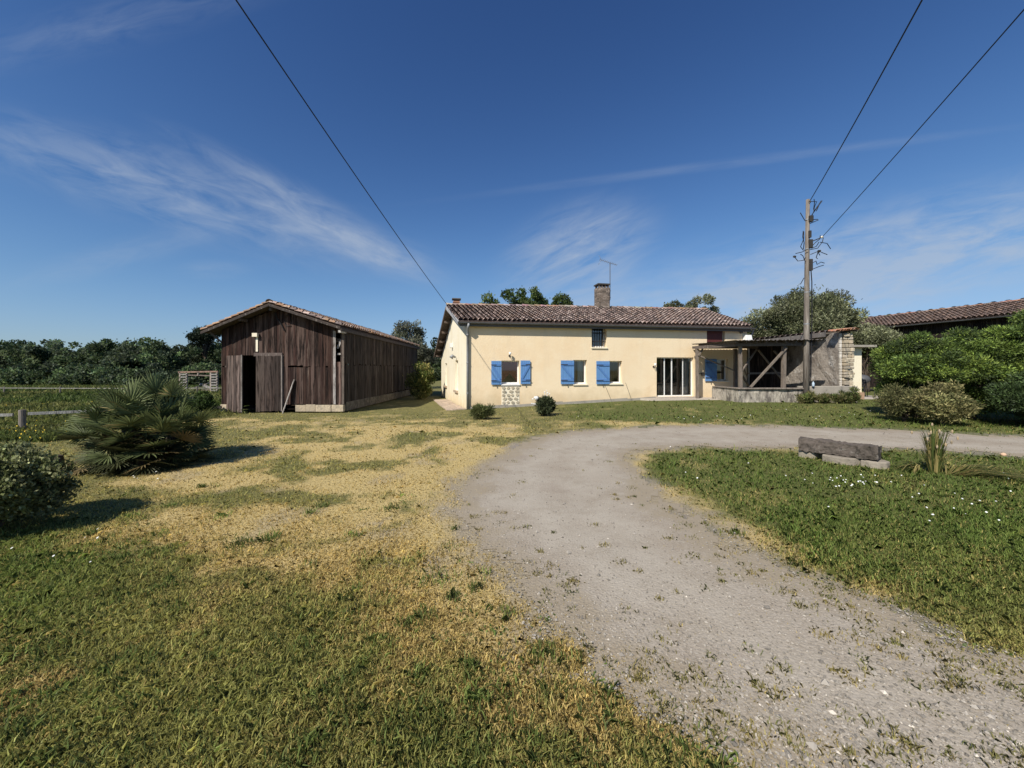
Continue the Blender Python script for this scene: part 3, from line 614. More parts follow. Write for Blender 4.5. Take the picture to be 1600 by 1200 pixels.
# chimneys
def bricks(mb, c, w, d, z0, z1, rz, bw=.22, bh=.075, pal=((.25, .19, .14), (.30, .23, .17), (.19, .15, .12), (.34, .28, .22))):
    z = z0; row = 0
    while z < z1-.02:
        for s, (L, off) in enumerate(((w, -d/2), (d, w/2), (w, d/2), (d, -w/2))):
            n = max(1, round(L/bw)); sh = (row % 2)*.5
            edges = [-L/2]+[-L/2+(k+.5*(row % 2)+.0)*L/n for k in range(0 if row % 2 else 1, n)]+[L/2]
            for a, b in zip(edges, edges[1:]):
                m = (a+b)/2; e = .012; o = off*(1+.012*random.random())
                lx, ly = (m, o) if s % 2 == 0 else (o, m)
                X = c[0]+lx*math.cos(rz)-ly*math.sin(rz); Y = c[1]+lx*math.sin(rz)+ly*math.cos(rz)
                cc = random.choice(pal); k = random.uniform(.75, 1.2)
                mb.box((X, Y, z+bh/2), ((b-a-e), .09, bh-e) if s % 2 == 0 else (.09, (b-a-e), bh-e), rz, tuple(q*k for q in cc))
        z += bh; row += 1
    mb.box((c[0], c[1], (z0+z1)/2), (w-.012, d-.012, z1-z0), rz, (.30, .26, .21))
cc = Vector((5.38, 22.95, 0)); mb = MB(); bricks(mb, cc, .66, .56, 4.85, 6.42, HA, pal=((.21, .17, .14), (.25, .205, .17), (.16, .135, .115), (.30, .25, .21))); ch = mb.build('chimney', MAT['brick'], house)
mb = MB()
for sx in (-.28, -.1, .1, .28):
    for sy in (-.22, .22): p = cc+U*sx+NI*sy; mb.box((p.x, p.y, 6.53), (.09, .09, .21), HA, (.16, .13, .11))
p = cc; mb.box((p.x, p.y, 6.67), (.78, .66, .07), HA, (.07, .065, .06)); mb.box((p.x, p.y, 6.44), (.73, .62, .05), HA, (.22, .18, .15)); mb.build('chimney_cap', MAT['brick'], ch)
sc_ = Vector((-3.2, 22.1, 0)); mb = MB(); mb.box((sc_.x, sc_.y, 5.25), (.34, .34, .62), HA); mb.box((sc_.x, sc_.y, 5.49), (.40, .40, .05), HA); fl = mb.build('flue', MAT['terracotta'], house)
mb = MB(); mb.box((sc_.x, sc_.y, 5.60), (.30, .30, .06), HA, (.1, .09, .08)); mb.box((sc_.x, sc_.y, 5.66), (.50, .50, .06), HA, (.11, .1, .09)); mb.build('flue_cap', MAT['brick'], fl)
# windows ---------------------------------------------------------------------
def window(key, dep=.2, curtain=None, mull=(), fw=.055, sill=True, fmat='white'):
    a, b, c, d = op[key]; mb = MB(); th = .06
    def bar(t0, t1, z0, z1, dd0=dep, dd1=dep+th): mb.hexa([F(t0, dd0, z0), F(t1, dd0, z0), F(t1, dd1, z0), F(t0, dd1, z0), F(t0, dd0, z1), F(t1, dd0, z1), F(t1, dd1, z1), F(t0, dd1, z1)])
    bar(a, a+fw, c, d); bar(b-fw, b, c, d); bar(a+fw, b-fw, d-fw, d); bar(a+fw, b-fw, c, c+fw*1.25)
    for m, wd in mull: bar(m-wd/2, m+wd/2, c+fw*1.25, d-fw, dep-.008, dep+.022)
    wobj = mb.build('window', MAT[fmat], house)
    mp_ = MB(); mp_.add([F(a+fw, dep+.03, c+fw), F(b-fw, dep+.03, c+fw), F(b-fw, dep+.03, d-fw), F(a+fw, dep+.03, d-fw)], [(0, 1, 2, 3)]); mp_.build('pane', MAT['glass'], wobj)
    if sill:
        ms = MB(); z = c; ms.hexa([F(a-.03, -.06, z-.07), F(b+.03, -.06, z-.07), F(b+.03, dep, z-.07), F(a-.03, dep, z-.07), F(a-.03, -.06, z-.012), F(b+.03, -.06, z-.012), F(b+.03, dep, z+.012), F(a-.03, dep, z+.012)]); ms.build('sill', MAT['white'] if key == 'w1' else MAT['reveal'], wobj, bevel=.008)
    return wobj
def shutter(wobj, x0, x1, y0, y1, flip=1, mat='blue'):
    t0, z0 = fp(x0, y1); t1, z1 = fp(x1, y0); mb = MB(); n = 5; W = (t1-t0)/n
    for i in range(n):
        mb.hexa([F(t0+i*W+.003, -.075, z0), F(t0+(i+1)*W-.003, -.075, z0), F(t0+(i+1)*W-.003, -.045, z0), F(t0+i*W+.003, -.045, z0), F(t0+i*W+.003, -.075, z1), F(t0+(i+1)*W-.003, -.075, z1), F(t0+(i+1)*W-.003, -.045, z1), F(t0+i*W+.003, -.045, z1)])
    mb.hexa([F(t0+.004, -.066, z0+.01), F(t1-.004, -.066, z0+.01), F(t1-.004, -.05, z0+.01), F(t0+.004, -.05, z0+.01), F(t0+.004, -.066, z1-.01), F(t1-.004, -.066, z1-.01), F(t1-.004, -.05, z1-.01), F(t0+.004, -.05, z1-.01)])
    sh = mb.build('shutter', MAT[mat], house, bevel=.004)
    mb = MB(); H = z1-z0
    for zz in (z0+.17*H, z1-.17*H): mb.hexa([F(t0+.02, -.105, zz-.045), F(t1-.02, -.105, zz-.045), F(t1-.02, -.0752, zz-.045), F(t0+.02, -.0752, zz-.045), F(t0+.02, -.105, zz+.045), F(t1-.02, -.105, zz+.045), F(t1-.02, -.0752, zz+.045), F(t0+.02, -.0752, zz+.045)])
    a, b = (t0+.06, t1-.06) if flip > 0 else (t1-.06, t0+.06)
    mb.beam(F(a, -.089, z1-.17*H-.06), F(b, -.089, z0+.17*H+.06), .026, .09, up=(0, 0, 1)); mb.build('battens', MAT['blue_trim'] if mat == 'blue' else MAT[mat], sh)
    mb = MB()
    hx = t0-.01 if flip > 0 else t1+.01
    for zz in (z0+.17*H, z1-.17*H): mb.beam(F(hx, -.11, zz), F((t0+t1)/2, -.11, zz), .008, .03)
    mb.box(F((t0+t1)/2, -.06, z0-.05), (.03, .03, .09)); pieces(mb, 'hinge', MAT['iron'], sh)
    return sh
w1 = window('w1'); shutter(w1, 767.3, 783.2, 564, 601, 1); shutter(w1, 813, 828.2, 563.3, 600, -1)
a, b, c, d = op['w1']
mb = MB(); V = []; n = 24
for side in (0, 1):
    for i in range(n+1):
        s = i/n; t = a+.08+(b-a-.14)*(.5*s+.5*side); bot = c+.10+(.42*(s if side == 0 else 1-s))**1.0*.9
        V += [F(t, .28+.02*math.sin(i*2.1), bot), F(t, .28+.02*math.sin(i*2.1), d-.06)]
mb.add(V, [(2*i+2*(n+1)*sd_, 2*i+2+2*(n+1)*sd_, 2*i+3+2*(n+1)*sd_, 2*i+1+2*(n+1)*sd_) for sd_ in (0, 1) for i in range(n)]); mb.build('curtain', MAT['curtain_red'], w1, smooth=True)
def curtain(key, s0, s1, wobj, mat='curtain_white', top=0.06, bot=.1, depth=.36):
    a, b, c, d = op[key]; mb = MB(); V = []; n = 18
    for i in range(n+1):
        s = s0+(s1-s0)*i/n; t = a+(b-a)*s; V += [F(t, depth+.025*math.sin(i*1.9), c+bot), F(t, depth+.025*math.sin(i*1.9), d-top)]
    mb.add(V, [(2*i, 2*i+2, 2*i+3, 2*i+1) for i in range(n)]); mb.build('curtain', MAT[mat], wobj, smooth=True)
w2 = window('w2', .2); shutter(w2, 875.6, 896.3, 563.3, 600.3, 1); curtain('w2', .5, .92, w2)
w3 = window('w3', .2); shutter(w3, 931, 951.8, 564.3, 600.3, 1); curtain('w3', .06, .3, w3)
w4 = window('w4', .2); shutter(w4, 1100.6, 1118.8, 561.2, 595.5, 1); curtain('w4', .05, .4, w4)
up_ = window('up', .24, sill=True); mb = MB(); a, b, c, d = op['up']
for i in range(6): t = a+(b-a)*(i+.6)/6.2; mb.tube([F(t, .10, c), F(t, .10, d)], .012, 6)
mb.beam(F(a, .10, c+.3), F(b, .10, c+.3), .012, .03); mb.beam(F(a, .10, d-.3), F(b, .10, d-.3), .012, .03); mb.build('bars', MAT['iron'], up_)
att = window('att', .2, sill=False, fw=.05)
a, b, c, d = op['att']; mb = MB(); n = 6; W = (b-.16-a)/n
for i in range(n): mb.hexa([F(a+.01+i*W, .02, c), F(a+.004+(i+1)*W, .02, c), F(a+.004+(i+1)*W, .06, c), F(a+.01+i*W, .06, c), F(a+.01+i*W, .02, d), F(a+.004+(i+1)*W, .02, d), F(a+.004+(i+1)*W, .06, d), F(a+.01+i*W, .06, d)])
sh = mb.build('shutter', MAT['maroon'], house); sh['label'] = 'closed maroon board shutter under the eaves'
mb = MB()
for zz in (c+.12, d-.12): mb.hexa([F(a+.02, -.005, zz-.03), F(b-.18, -.005, zz-.03), F(b-.18, .0195, zz-.03), F(a+.02, .0195, zz-.03), F(a+.02, -.005, zz+.03), F(b-.18, -.005, zz+.03), F(b-.18, .0195, zz+.03), F(a+.02, .0195, zz+.03)])
mb.build('battens', MAT['maroon'], sh)
# patio door
T = lambda x: fp(x, 590)[0]
pd = window('patio', .14, mull=[(T(1040.5), .04), (T(1052), .05), (T(1069.5), .03)], fw=.05, sill=False); pd.name = 'patio_door'
for s0, s1 in ((.02, .10), (.80, .98)): curtain('patio', s0, s1, pd, bot=.12)
a, b, c, d = op['patio']; mb = MB(); mb.hexa([F(a-.05, -.12, c-.06), F(b+.05, -.12, c-.06), F(b+.05, .2, c-.06), F(a-.05, .2, c-.06), F(a-.05, -.12, c-.005), F(b+.05, -.12, c-.005), F(b+.05, .2, c-.001), F(a-.05, .2, c-.001)]); mb.build('doorstep', MAT['terrace'], pd)
# dressed stone panel under the first window
a, b, _, _ = op['w1']; _, z1 = fp(797, 602); _, z0 = fp(797, 633); mb = MB()
mb.hexa([F(a, -.012, z0), F(b, -.012, z0), F(b, .01, z0), F(a, .01, z0), F(a, -.012, z1-.02), F(b, -.012, z1-.02), F(b, .01, z1-.02), F(a, .01, z1-.02)], (.86, .80, .66))
sp = mb.build('stone_panel', MAT['reveal'], front_wall); mb = MB(); cells = []
for r_ in range(5):
    nn = 3 if r_ % 2 else 4
    for q in range(nn): cells.append((a+(b-a)*(q+.5+random.uniform(-.12, .12))/nn, z0+.04+(z1-z0-.08)*(r_+.5)/5, (b-a)/nn*.40, (z1-z0)/5*.40))
for (t, z, rx, rz_) in cells:
    k = 7; ang = [2*math.pi*i/k+random.uniform(-.25, .25) for i in range(k)]; rr = [random.uniform(.82, 1.12) for _ in range(k)]
    Vb = [F(min(max(t+rx*m*math.cos(q), a+.02), b-.02), -.013, z+rz_*m*math.sin(q)) for q, m in zip(ang, rr)]; Vt = [F(min(max(t+rx*m*.9*math.cos(q), a+.02), b-.02), -.035, z+rz_*m*.9*math.sin(q)) for q, m in zip(ang, rr)]
    g = random.uniform(.8, 1.15); mb.add(Vb+Vt, [tuple(range(k, 2*k))]+[(i, (i+1) % k, k+(i+1) % k, k+i) for i in range(k)], (.52*g, .45*g, .33*g))
mb.build('facing_stones', MAT['stone'], sp)
# gable windows
for (a, b, c, d) in gh:
    mb = MB()
    for q0, q1, z0, z1 in ((a, a+.06, c, d), (b-.06, b, c, d), (a+.06, b-.06, d-.06, d), (a+.06, b-.06, c, c+.07), ((a+b)/2-.03, (a+b)/2+.03, c+.07, d-.06)):
        mb.hexa([G(q0, .14, z0), G(q1, .14, z0), G(q1, .2, z0), G(q0, .2, z0), G(q0, .14, z1), G(q1, .14, z1), G(q1, .2, z1), G(q0, .2, z1)])
    wg = mb.build('window', MAT['white'], house); mb = MB(); mb.add([G(a+.06, .17, c+.07), G(b-.06, .17, c+.07), G(b-.06, .17, d-.06), G(a+.06, .17, d-.06)], [(0, 1, 2, 3)]); mb.build('pane', MAT['glass'], wg)
    mb = MB(); mb.hexa([G(a-.06, -.10, c-.12), G(b+.06, -.10, c-.12), G(b+.06, .14, c-.12), G(a-.06, .14, c-.12), G(a-.06, -.10, c-.01), G(b+.06, -.10, c-.01), G(b+.06, .14, c), G(a-.06, .14, c)], (.48, .37, .27)); mb.build('sill', MAT['stone'], wg)
# fittings on the walls
def wall_lamp(name_loc, n, label):
    t, z = fp(*name_loc); mb = MB(); mb.tube([F(t, 0, z), F(t, -.03, z)], .05, 10); p = F(t, -.03, z)
    mb.tube([F(t, -.03, z-.02), F(t, -.12, z-.05), F(t, -.17, z+.01), F(t, -.17, z+.06)], .012, 6); l = mb.build('wall_lamp', MAT['iron'], house); l['label'] = label
    mb = MB(); mb.tube([F(t, -.17, z+.03), F(t, -.17, z+.08), F(t, -.17, z+.15), F(t, -.17, z+.17)], [.03, .05, .06, .02], 10); mb.build('lamp_shade', MAT['white'], l, smooth=True)
wall_lamp((796, 556), 1, 'white globe wall lamp above the red curtained window'); wall_lamp((1021, 573), 2, 'small lantern left of the patio door')
t, z = fp(1156, 519); mb = MB(); mb.ball(F(t, -.09, z), .085, seg=12, ring=8); mb.tube([F(t, 0, z), F(t, -.08, z)], .04, 8); mb.build('floodlight', MAT['dark_zinc'], house, smooth=True)
t0, z0 = fp(1159.5, 535); t1, z1 = fp(1170.5, 524); mb = MB(); c8 = [F(t0, -.30, z0), F(t1-.02, -.30, z0), F(t1-.02, 0, z0+.02), F(t0, 0, z0+.02), F(t0+.05, -.22, z1), F(t1-.04, -.22, z1), F(t1-.04, 0, z1), F(t0+.05, 0, z1)]; mb.hexa(c8); mb.build('alarm_box', MAT['white'], house, bevel=.02)
mb = MB(); mb.box(G(4.7, -.08, 3.02), (.16, .26, .26), .3); mb.build('meter_box', MAT['white'], gw, bevel=.01)
mb = MB(); p = G(3.2, -.05, 2.28); mb.tube([p, G(3.2, -.22, 2.36), G(3.2, -.30, 2.24)], [.04, .09, .12], 10); mb.build('wall_lamp', MAT['zinc'], gw, smooth=True)
t, z = fp(1094, 584); mb = MB(); mb.tube([F(t-.12, -.04, z), F(t+.1, -.04, z)], .02, 6); mb.box(F(t+.1, -.06, z-.03), (.09, .1, .16), HA); mb.build('outdoor_tap', MAT['iron'], front_wall)
mb = MB()
for (xa, ya, xb, yb) in ((944, 600, 953, 624), (977, 598, 984, 622)): 
    ta, za = fp(xa, ya); tb, zb = fp(xb, yb); mb.tube([F(ta, -.03, za), F((ta+tb)/2+.01, -.06, (za+zb)/2), F(tb, -.12, zb)], .008, 5)
pieces(mb, 'wall_wire', MAT['iron'], front_wall)
# aerial beside the chimney
an = thing('tv_aerial', 'thin television aerial on a mast beside the brick chimney', 'aerial', (5.86, 22.75, 5.3)); mb = MB(); q = Vector((5.82, 22.8, 0))
mb.tube([q+Vector((0, 0, 5.75)), q+Vector((0, 0, 7.95))], .022, 6); mb.beam(q+Vector((-.4, 0, 5.9)), q+Vector((.05, 0, 5.9)), .02, .03); mb.beam(q+Vector((-.4, 0, 6.3)), q+Vector((.05, 0, 6.3)), .02, .03); mb.build('mast', MAT['dark_zinc'], an)
mb = MB(); b0 = q+Vector((-.62, -.1, 8.12)); b1 = q+Vector((.42, .1, 7.86)); mb.tube([b0, b1], .014, 6)
for i in range(11):
    p = b0.lerp(b1, i/10); h = .17-.008*i; mb.tube([p+Vector((.03, -h*.8, h*.35)), p+Vector((-.03, h*.8, -h*.35))], .007, 5)
for s in (-1, 1): mb.tube([b0+Vector((.08, 0, 0)), b0+Vector((-.04, 0, s*.22)), b0+Vector((-.06, .1, s*.26))], .009, 5)
mb.build('antenna_array', MAT['zinc'], an)
# dining table behind the patio glass
tc_ = F(T(1060), 1.7, .17); tb_ = thing('dining_table', 'wooden dining table inside the room behind the patio door', 'table', tc_); mb = MB(); mb.box(tc_+Vector((0, 0, .73)), (1.5, .8, .04), HA, (.35, .24, .15)); mb.build('tabletop', MAT['grey_wood'], tb_)
for sx in (-.65, .65):
    for sy in (-.33, .33): p = tc_+U*sx+NI*sy; mb = MB(); mb.box(p+Vector((0, 0, .355)), (.06, .06, .71), HA, (.35, .24, .15)); mb.build('leg', MAT['grey_wood'], tb_)
# terrace and paved strip
tz = lambda x, y: gz(x, y)-.2
mb = MB(); ta = fp(1000, 600)[0]; tb2 = fp(1165, 600)[0]
mb.prism([F(ta, -.036, 0)[:2], F(ta+.3, -.55, 0)[:2], F(ta+1.6, -1.25, 0)[:2], F(ta+2.8, -1.55, 0)[:2], F(tb2, -1.6, 0)[:2], F(tb2, -.002, 0)[:2], F(ta+.8, -.002, 0)[:2]][::1], -.2, .165); props(mb.build('terrace', MAT['terrace']), kind='structure')
mb = MB()
for i in range(12):
    for j in range(3):
        q0, q1 = i*.56, i*.56+.545; d0, d1 = -.05-j*.30, -.05-j*.30-.29; g = random.uniform(.8, 1.15); z = max(gz(*G(q0, d0, 0)[:2]), gz(*G(q1, d1, 0)[:2]))+.03+random.uniform(0, .008)
        mb.hexa([G(q0, d1, z-.12), G(q0, d0, z-.12), G(q1, d0, z-.12), G(q1, d1, z-.12), G(q0, d1, z), G(q0, d0, z), G(q1, d0, z), G(q1, d1, z)], (.50*g, .39*g, .30*g))
props(mb.build('path', MAT['stone']), kind='structure')

# ------------------------------------------------------------------ timber barn
BX0, BX1, BY, BL = -12.66, -7.37, 16.8, 12.9; BM = -10.3; ZE, ZA = 3.36, 4.30
barn = thing('timber_barn', 'dark weathered timber barn with a half open plank door', 'barn', (-10, 16.8, -.15))
def btop(x): return ZE+(ZA-ZE)*(1-abs(x-BM)/((BM-BX0) if x < BM else (BX1-BM)))-.03
def boards(mb, fn, s0, s1, z0, z1, holes=(), bw=.13, dk=.72, seam=None, pal=((.060, .031, .023), (.080, .044, .033), (.036, .020, .016), (.12, .080, .066), (.050, .026, .021))):
    s = s0
    while s < s1-.01:
        e = min(s+bw*random.uniform(.75, 1.25), s1); m = (s+e)/2
        zt = z1(m) if callable(z1) else z1; zb = (z0(m) if callable(z0) else z0)+random.uniform(-.03, .03)
        segs = [(zb, zt)]
        if seam is not None and random.random() < .75: segs = [(zb, seam+random.uniform(-.05, .02)), (seam+random.uniform(-.03, .05), zt)]
        for h in holes:
            if h[0] < m < h[1]:
                ns = []
                for a, b in segs:
                    if b <= h[2] or a >= h[3]: ns.append((a, b)); continue
                    if a < h[2]: ns.append((a, h[2]))
                    if b > h[3]: ns.append((h[3], b))
                segs = ns
        for k, (a, b) in enumerate(segs):
            if b-a < .05: continue
            c = random.choice(pal); g = random.uniform(.7, 1.35)*dk; o = random.uniform(0, .022); gp_ = random.uniform(.002, .009)
            if random.random() < .07: g *= 1.9
            mb.hexa([fn(s+gp_, -.03-o, a), fn(e, -.03-o, a), fn(e, -.002-o, a), fn(s+gp_, -.002-o, a), fn(s+gp_, -.03-o, b), fn(e, -.03-o, b), fn(e, -.002-o, b), fn(s+gp_, -.002-o, b)], tuple(q*g for q in c))
        s = e
BF = lambda s, d, z: Vector((s, BY+d, z)); BR_ = lambda s, d, z: Vector((BX1-d, BY+s, z)); BLf = lambda s, d, z: Vector((BX0+d, BY+s, z))
DX0, DX1, DZ1 = -12.22, -10.06, 2.24
mb = MB(); boards(mb, BF, BX0+.02, BX1-.34, .10, btop, [(DX0, DX1, -1, DZ1)], seam=1.75); boards(mb, BF, BX1-.32, BX1-.01, .10, btop, [(BX1-.30, BX1-.10, 1.95, 3.2)], seam=1.75)
barn_front = mb.build('gable_boards', MAT['board'], barn)
mb = MB(); boards(mb, BR_, 0.02, BL, lambda s: .14+.012*s, ZE-.03, seam=1.85, dk=.72, bw=.15, pal=((.075, .060, .050), (.10, .082, .07), (.06, .048, .042), (.12, .10, .088))); mb.build('side_boards', MAT['board'], barn)
mb = MB(); boards(mb, BLf, 0.0, BL, -.1, ZE-.03, bw=.4); mb.build('far_side_boards', MAT['board'], barn)
mb = MB(); boards(mb, lambda s, d, z: Vector((s, BY+BL-d, z)), BX0, BX1, -.2, btop, bw=.4); mb.build('rear_boards', MAT['board'], barn)
mb = MB(); mb.add([BF(BX0+.05, .05, -.12), BF(BX1-.05, .05, -.12), BF(BX1-.05, BL-.05, -.1), BF(BX0+.05, BL-.05, -.1)], [(0, 1, 2, 3)]); mb.build('earth_floor', MAT['bark'], barn)
mb = MB(); wc = (.17, .14, .125)
mb.beam(BF(BX1-.37, -.06, .1), BF(BX1-.37, -.06, 3.3), .11, .03, (.36, .33, .31)); mb.beam(BF(DX0+.98, -.07, DZ1+.03), BF(DX1+.06, -.07, DZ1+.03), .05, .15, (.13, .10, .09))
mb.beam(BF(DX1+.05, -.055, .0), BF(DX1+.05, -.055, DZ1), .09, .03, (.14, .11, .10)); mb.beam(BF(BX1+.0, -.05, .1), BF(BX1+.0, -.05, 3.2), .1, .05, (.15, .12, .10))
pieces(mb, 'trim_board', MAT['grey_wood'], barn)
mb = MB()
for x in (BX0+.1, BX1-.1):
    for y in range(0, 13, 3): mb.beam(BF(x, .15+y, -.15), BF(x, .15+y, ZE-.1), .14, .14, (.10, .08, .07))
for y in range(0, 13, 3): mb.beam(BF(BX0+.1, .15+y, 2.9), BF(BX1-.1, .15+y, 2.9), .14, .16, (.10, .08, .07))
mb.beam(BF(BX1-.3, .06, 2.3), BF(BX1-.05, .06, 2.3), .05, .08, (.4, .37, .34)); mb.beam(BF(BX1-.3, .08, 2.55), BF(BX1-.08, .08, 3.0), .05, .1, (.45, .42, .4)); pieces(mb, 'timber', MAT['grey_wood'], barn)
# door leaves
def leaf(x, wdt, ang, lab, z0=-.2):
    ca, sa = math.cos(ang), math.sin(ang); fn = lambda s, d, z: Vector((x+s*ca+d*sa*-1, BY-.06+s*sa+d*ca, z)); mb = MB()
    boards(mb, fn, 0, wdt, z0, DZ1-.02, bw=.17, dk=1.5 if ang else .8, pal=((.085, .062, .052), (.105, .08, .068), (.07, .052, .045))); dl = mb.build('door', MAT['board'], barn); dl['label'] = lab
    mb = MB()
    for z in (.35, 1.2, 1.95): mb.hexa([fn(.02, 0.0, z-.06), fn(wdt-.02, 0.0, z-.06), fn(wdt-.02, .03, z-.06), fn(.02, .03, z-.06), fn(.02, 0.0, z+.06), fn(wdt-.02, 0.0, z+.06), fn(wdt-.02, .03, z+.06), fn(.02, .03, z+.06)], (.12, .09, .08))
    e = .02; mb.beam(fn(wdt+e, -.02, z0), fn(wdt+e, -.02, DZ1), .05, .06, (.24, .21, .19)); mb.build('ledges', MAT['grey_wood'], dl); return fn
leaf(-12.40, 1.0, R(-24), 'greyer plank door leaf swung open'); leaf(-11.14, 1.1, 0, 'closed plank door leaf')
mb = MB(); zf = lambda x, y: gz(x, y)-.25
for (a, b) in ((BX0-.05, DX0-.2), (-9.45, BX1+.03)):
    x = a; mb = MB()
    while x < b-.05:
        e = min(x+random.uniform(.35, .8), b); g = random.uniform(.85, 1.15); h = random.uniform(.26, .37); mb.box(((x+e)/2, BY+.02+random.uniform(-.02, .02), -.22+h/2), (e-x-.012, .2, h), random.uniform(-.02, .02), (.46*g, .38*g, .27*g)); x = e
    mb.build('plinth_stones', MAT['stone'], barn, bevel=.012)
y = .15; mb = MB()
while y < BL:
    e = min(y+random.uniform(.6, 1.2), BL+.05); g = random.uniform(.85, 1.1); mb.box((BX1-.03, BY+(y+e)/2, -.02), (.17, e-y-.01, .40), 0, (.12*g, .105*g, .085*g)); y = e
mb.build('side_plinth', MAT['stone'], barn, bevel=.012)
# roof
FO, BO = .55, .4; yl, yr = BY-FO, BY+BL+BO
AL = (BX0-.52, yl, ZE-.13); AR = (BX1+.10, yl, ZE+.08); AT = (BM, yl, ZA+.12); AL2 = (BX0-.52, yr, ZE-.13); AR2 = (BX1+.14, yr, ZE+.02); AT2 = (BM, yr, ZA+.12)
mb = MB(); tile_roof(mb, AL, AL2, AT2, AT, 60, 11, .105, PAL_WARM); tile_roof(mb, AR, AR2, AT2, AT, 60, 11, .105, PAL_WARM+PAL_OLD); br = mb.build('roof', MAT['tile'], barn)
mb = MB(); slab(mb, AL, AL2, AT2, AT, .06, (.08, .06, .05)); slab(mb, AR, AR2, AT2, AT, .061, (.08, .06, .05)); mb.build('roof_deck', MAT['grey_wood'], br)
mb = MB(); ridge_caps(mb, Vector(AT)+Vector((0, 0, .05)), Vector(AT2)+Vector((0, 0, .05)), 36, .14, PAL_WARM); mb.build('ridge_tiles', MAT['tile'], br)
mb = MB(); dz = Vector((0, 0, -.075)); mb.beam(Vector(AL)+dz, Vector(AT)+dz, .04, .08, (.05, .04, .035)); mb.beam(Vector(AT)+dz, Vector(AR)+dz, .04, .08, (.05, .04, .035)); mb.beam((BX1+.12, yl, ZE-.05), (BX1+.14, yr, ZE-.1), .05, .12, (.09, .075, .07))
mb.beam((BX0, BY-.05, ZE-.55), (BX0-.38, BY-.25, ZE-.12), .07, .07, (.12, .1, .09)); mb.beam((BX1+.06, yl+.02, ZE-.12), (BX1+.06, BY, ZE-.12), .12, .10, (.55, .52, .48)); mb.beam((BM, yl+.1, ZA-.1), (BM, BY, ZA-.1), .1, .13, (.1, .08, .07)); mb.beam((-11.6, yl+.1, ZA-.55), (-11.6, BY, ZA-.55), .1, .12, (.13, .1, .09)); pieces(mb, 'barge_board', MAT['grey_wood'], br)
mb = MB(); mb.box((-11.15, BY-.12, 3.12), (.22, .12, .16)); mb.beam((-11.12, BY-.06, 2.4), (-11.12, BY-.06, 3.04), .09, .02); mb.build('floodlight', MAT['reveal'], barn)
mb = MB(); mb.tube([(BM, BY-.1, ZA-.1), (BM+.06, BY-.1, ZA-.4), (BM+.28, BY-.1, ZA-.75), (BM+.4, BY-.1, ZA-1.0)], .022, 6); mb.tube([(BM+.55+.16*math.cos(a*.45), BY-.08, ZA-.55+.24*math.sin(a*.45)) for a in range(13)], .012, 5); pieces(mb, 'hanging_cable', MAT['black'], barn)
pk = MB(); pk.beam((-9.86, BY-.32, gz(-9.86, BY-.3)-.02), (-9.50, BY-.06, 1.18), .16, .03, (.46, .42, .38)); pl = pk.build('leaning_plank', MAT['grey_wood']); props(pl, 'pale grey plank leaning against the barn front right of the door', 'plank')

# ------------------------------------------------------------------ barn on the right
rb = thing('long_barn', 'long dark boarded barn with a low tiled roof behind the green hedge', 'barn', (31, 25, 0))
ed = Vector((-.235, 1, 0)).normalized(); ep = Vector((30.9, 23.2, 0))
def RE(s, o, z): p = ep+ed*s+Vector((ed.y, -ed.x, 0))*o; return Vector((p.x, p.y, z))
mb = MB(); boards(mb, lambda s, d, z: RE(s, .5+d, z), -12, 22, 0, 4.95, bw=.24, pal=((.028, .020, .018), (.036, .026, .023), (.022, .017, .016), (.05, .04, .036))); mb.build('long_wall', MAT['board'], rb)
mb = MB(); mb.add([RE(-12, .5, 0), RE(-12, 8, 0), RE(-12, 8, 4.9), RE(-12, 4.2, 6.1), RE(-12, .5, 4.9)], [(0, 1, 2, 3, 4)], (.03, .022, .02)); mb.add([RE(22, .5, 0), RE(22, 8, 0), RE(22, 8, 4.9), RE(22, 4.2, 6.1), RE(22, .5, 4.9)], [(0, 1, 2, 3, 4)], (.03, .022, .02)); pieces(mb, 'end_wall', MAT['board'], rb)
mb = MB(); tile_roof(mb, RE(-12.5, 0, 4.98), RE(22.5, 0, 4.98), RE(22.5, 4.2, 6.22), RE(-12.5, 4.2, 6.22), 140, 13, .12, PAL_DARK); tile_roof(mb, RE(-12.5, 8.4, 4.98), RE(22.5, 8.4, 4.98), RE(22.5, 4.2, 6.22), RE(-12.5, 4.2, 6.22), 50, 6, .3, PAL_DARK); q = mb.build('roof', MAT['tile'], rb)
mb = MB(); ridge_caps(mb, RE(-12.5, 4.2, 6.28), RE(22.5, 4.2, 6.28), 80, .16, PAL_WARM+PAL_DARK); mb.build('ridge_tiles', MAT['tile'], q)
mb = MB(); slab(mb, RE(-12.5, 0, 4.97), RE(22.5, 0, 4.97), RE(22.5, 4.2, 6.21), RE(-12.5, 4.2, 6.21), .06, (.06, .05, .045)); mb.build('roof_deck', MAT['grey_wood'], q)
mb = MB(); gutter(mb, RE(22.5, -.07, 4.96), RE(-12.5, -.07, 4.96), .08); mb.build('gutter', MAT['dark_zinc'], rb)

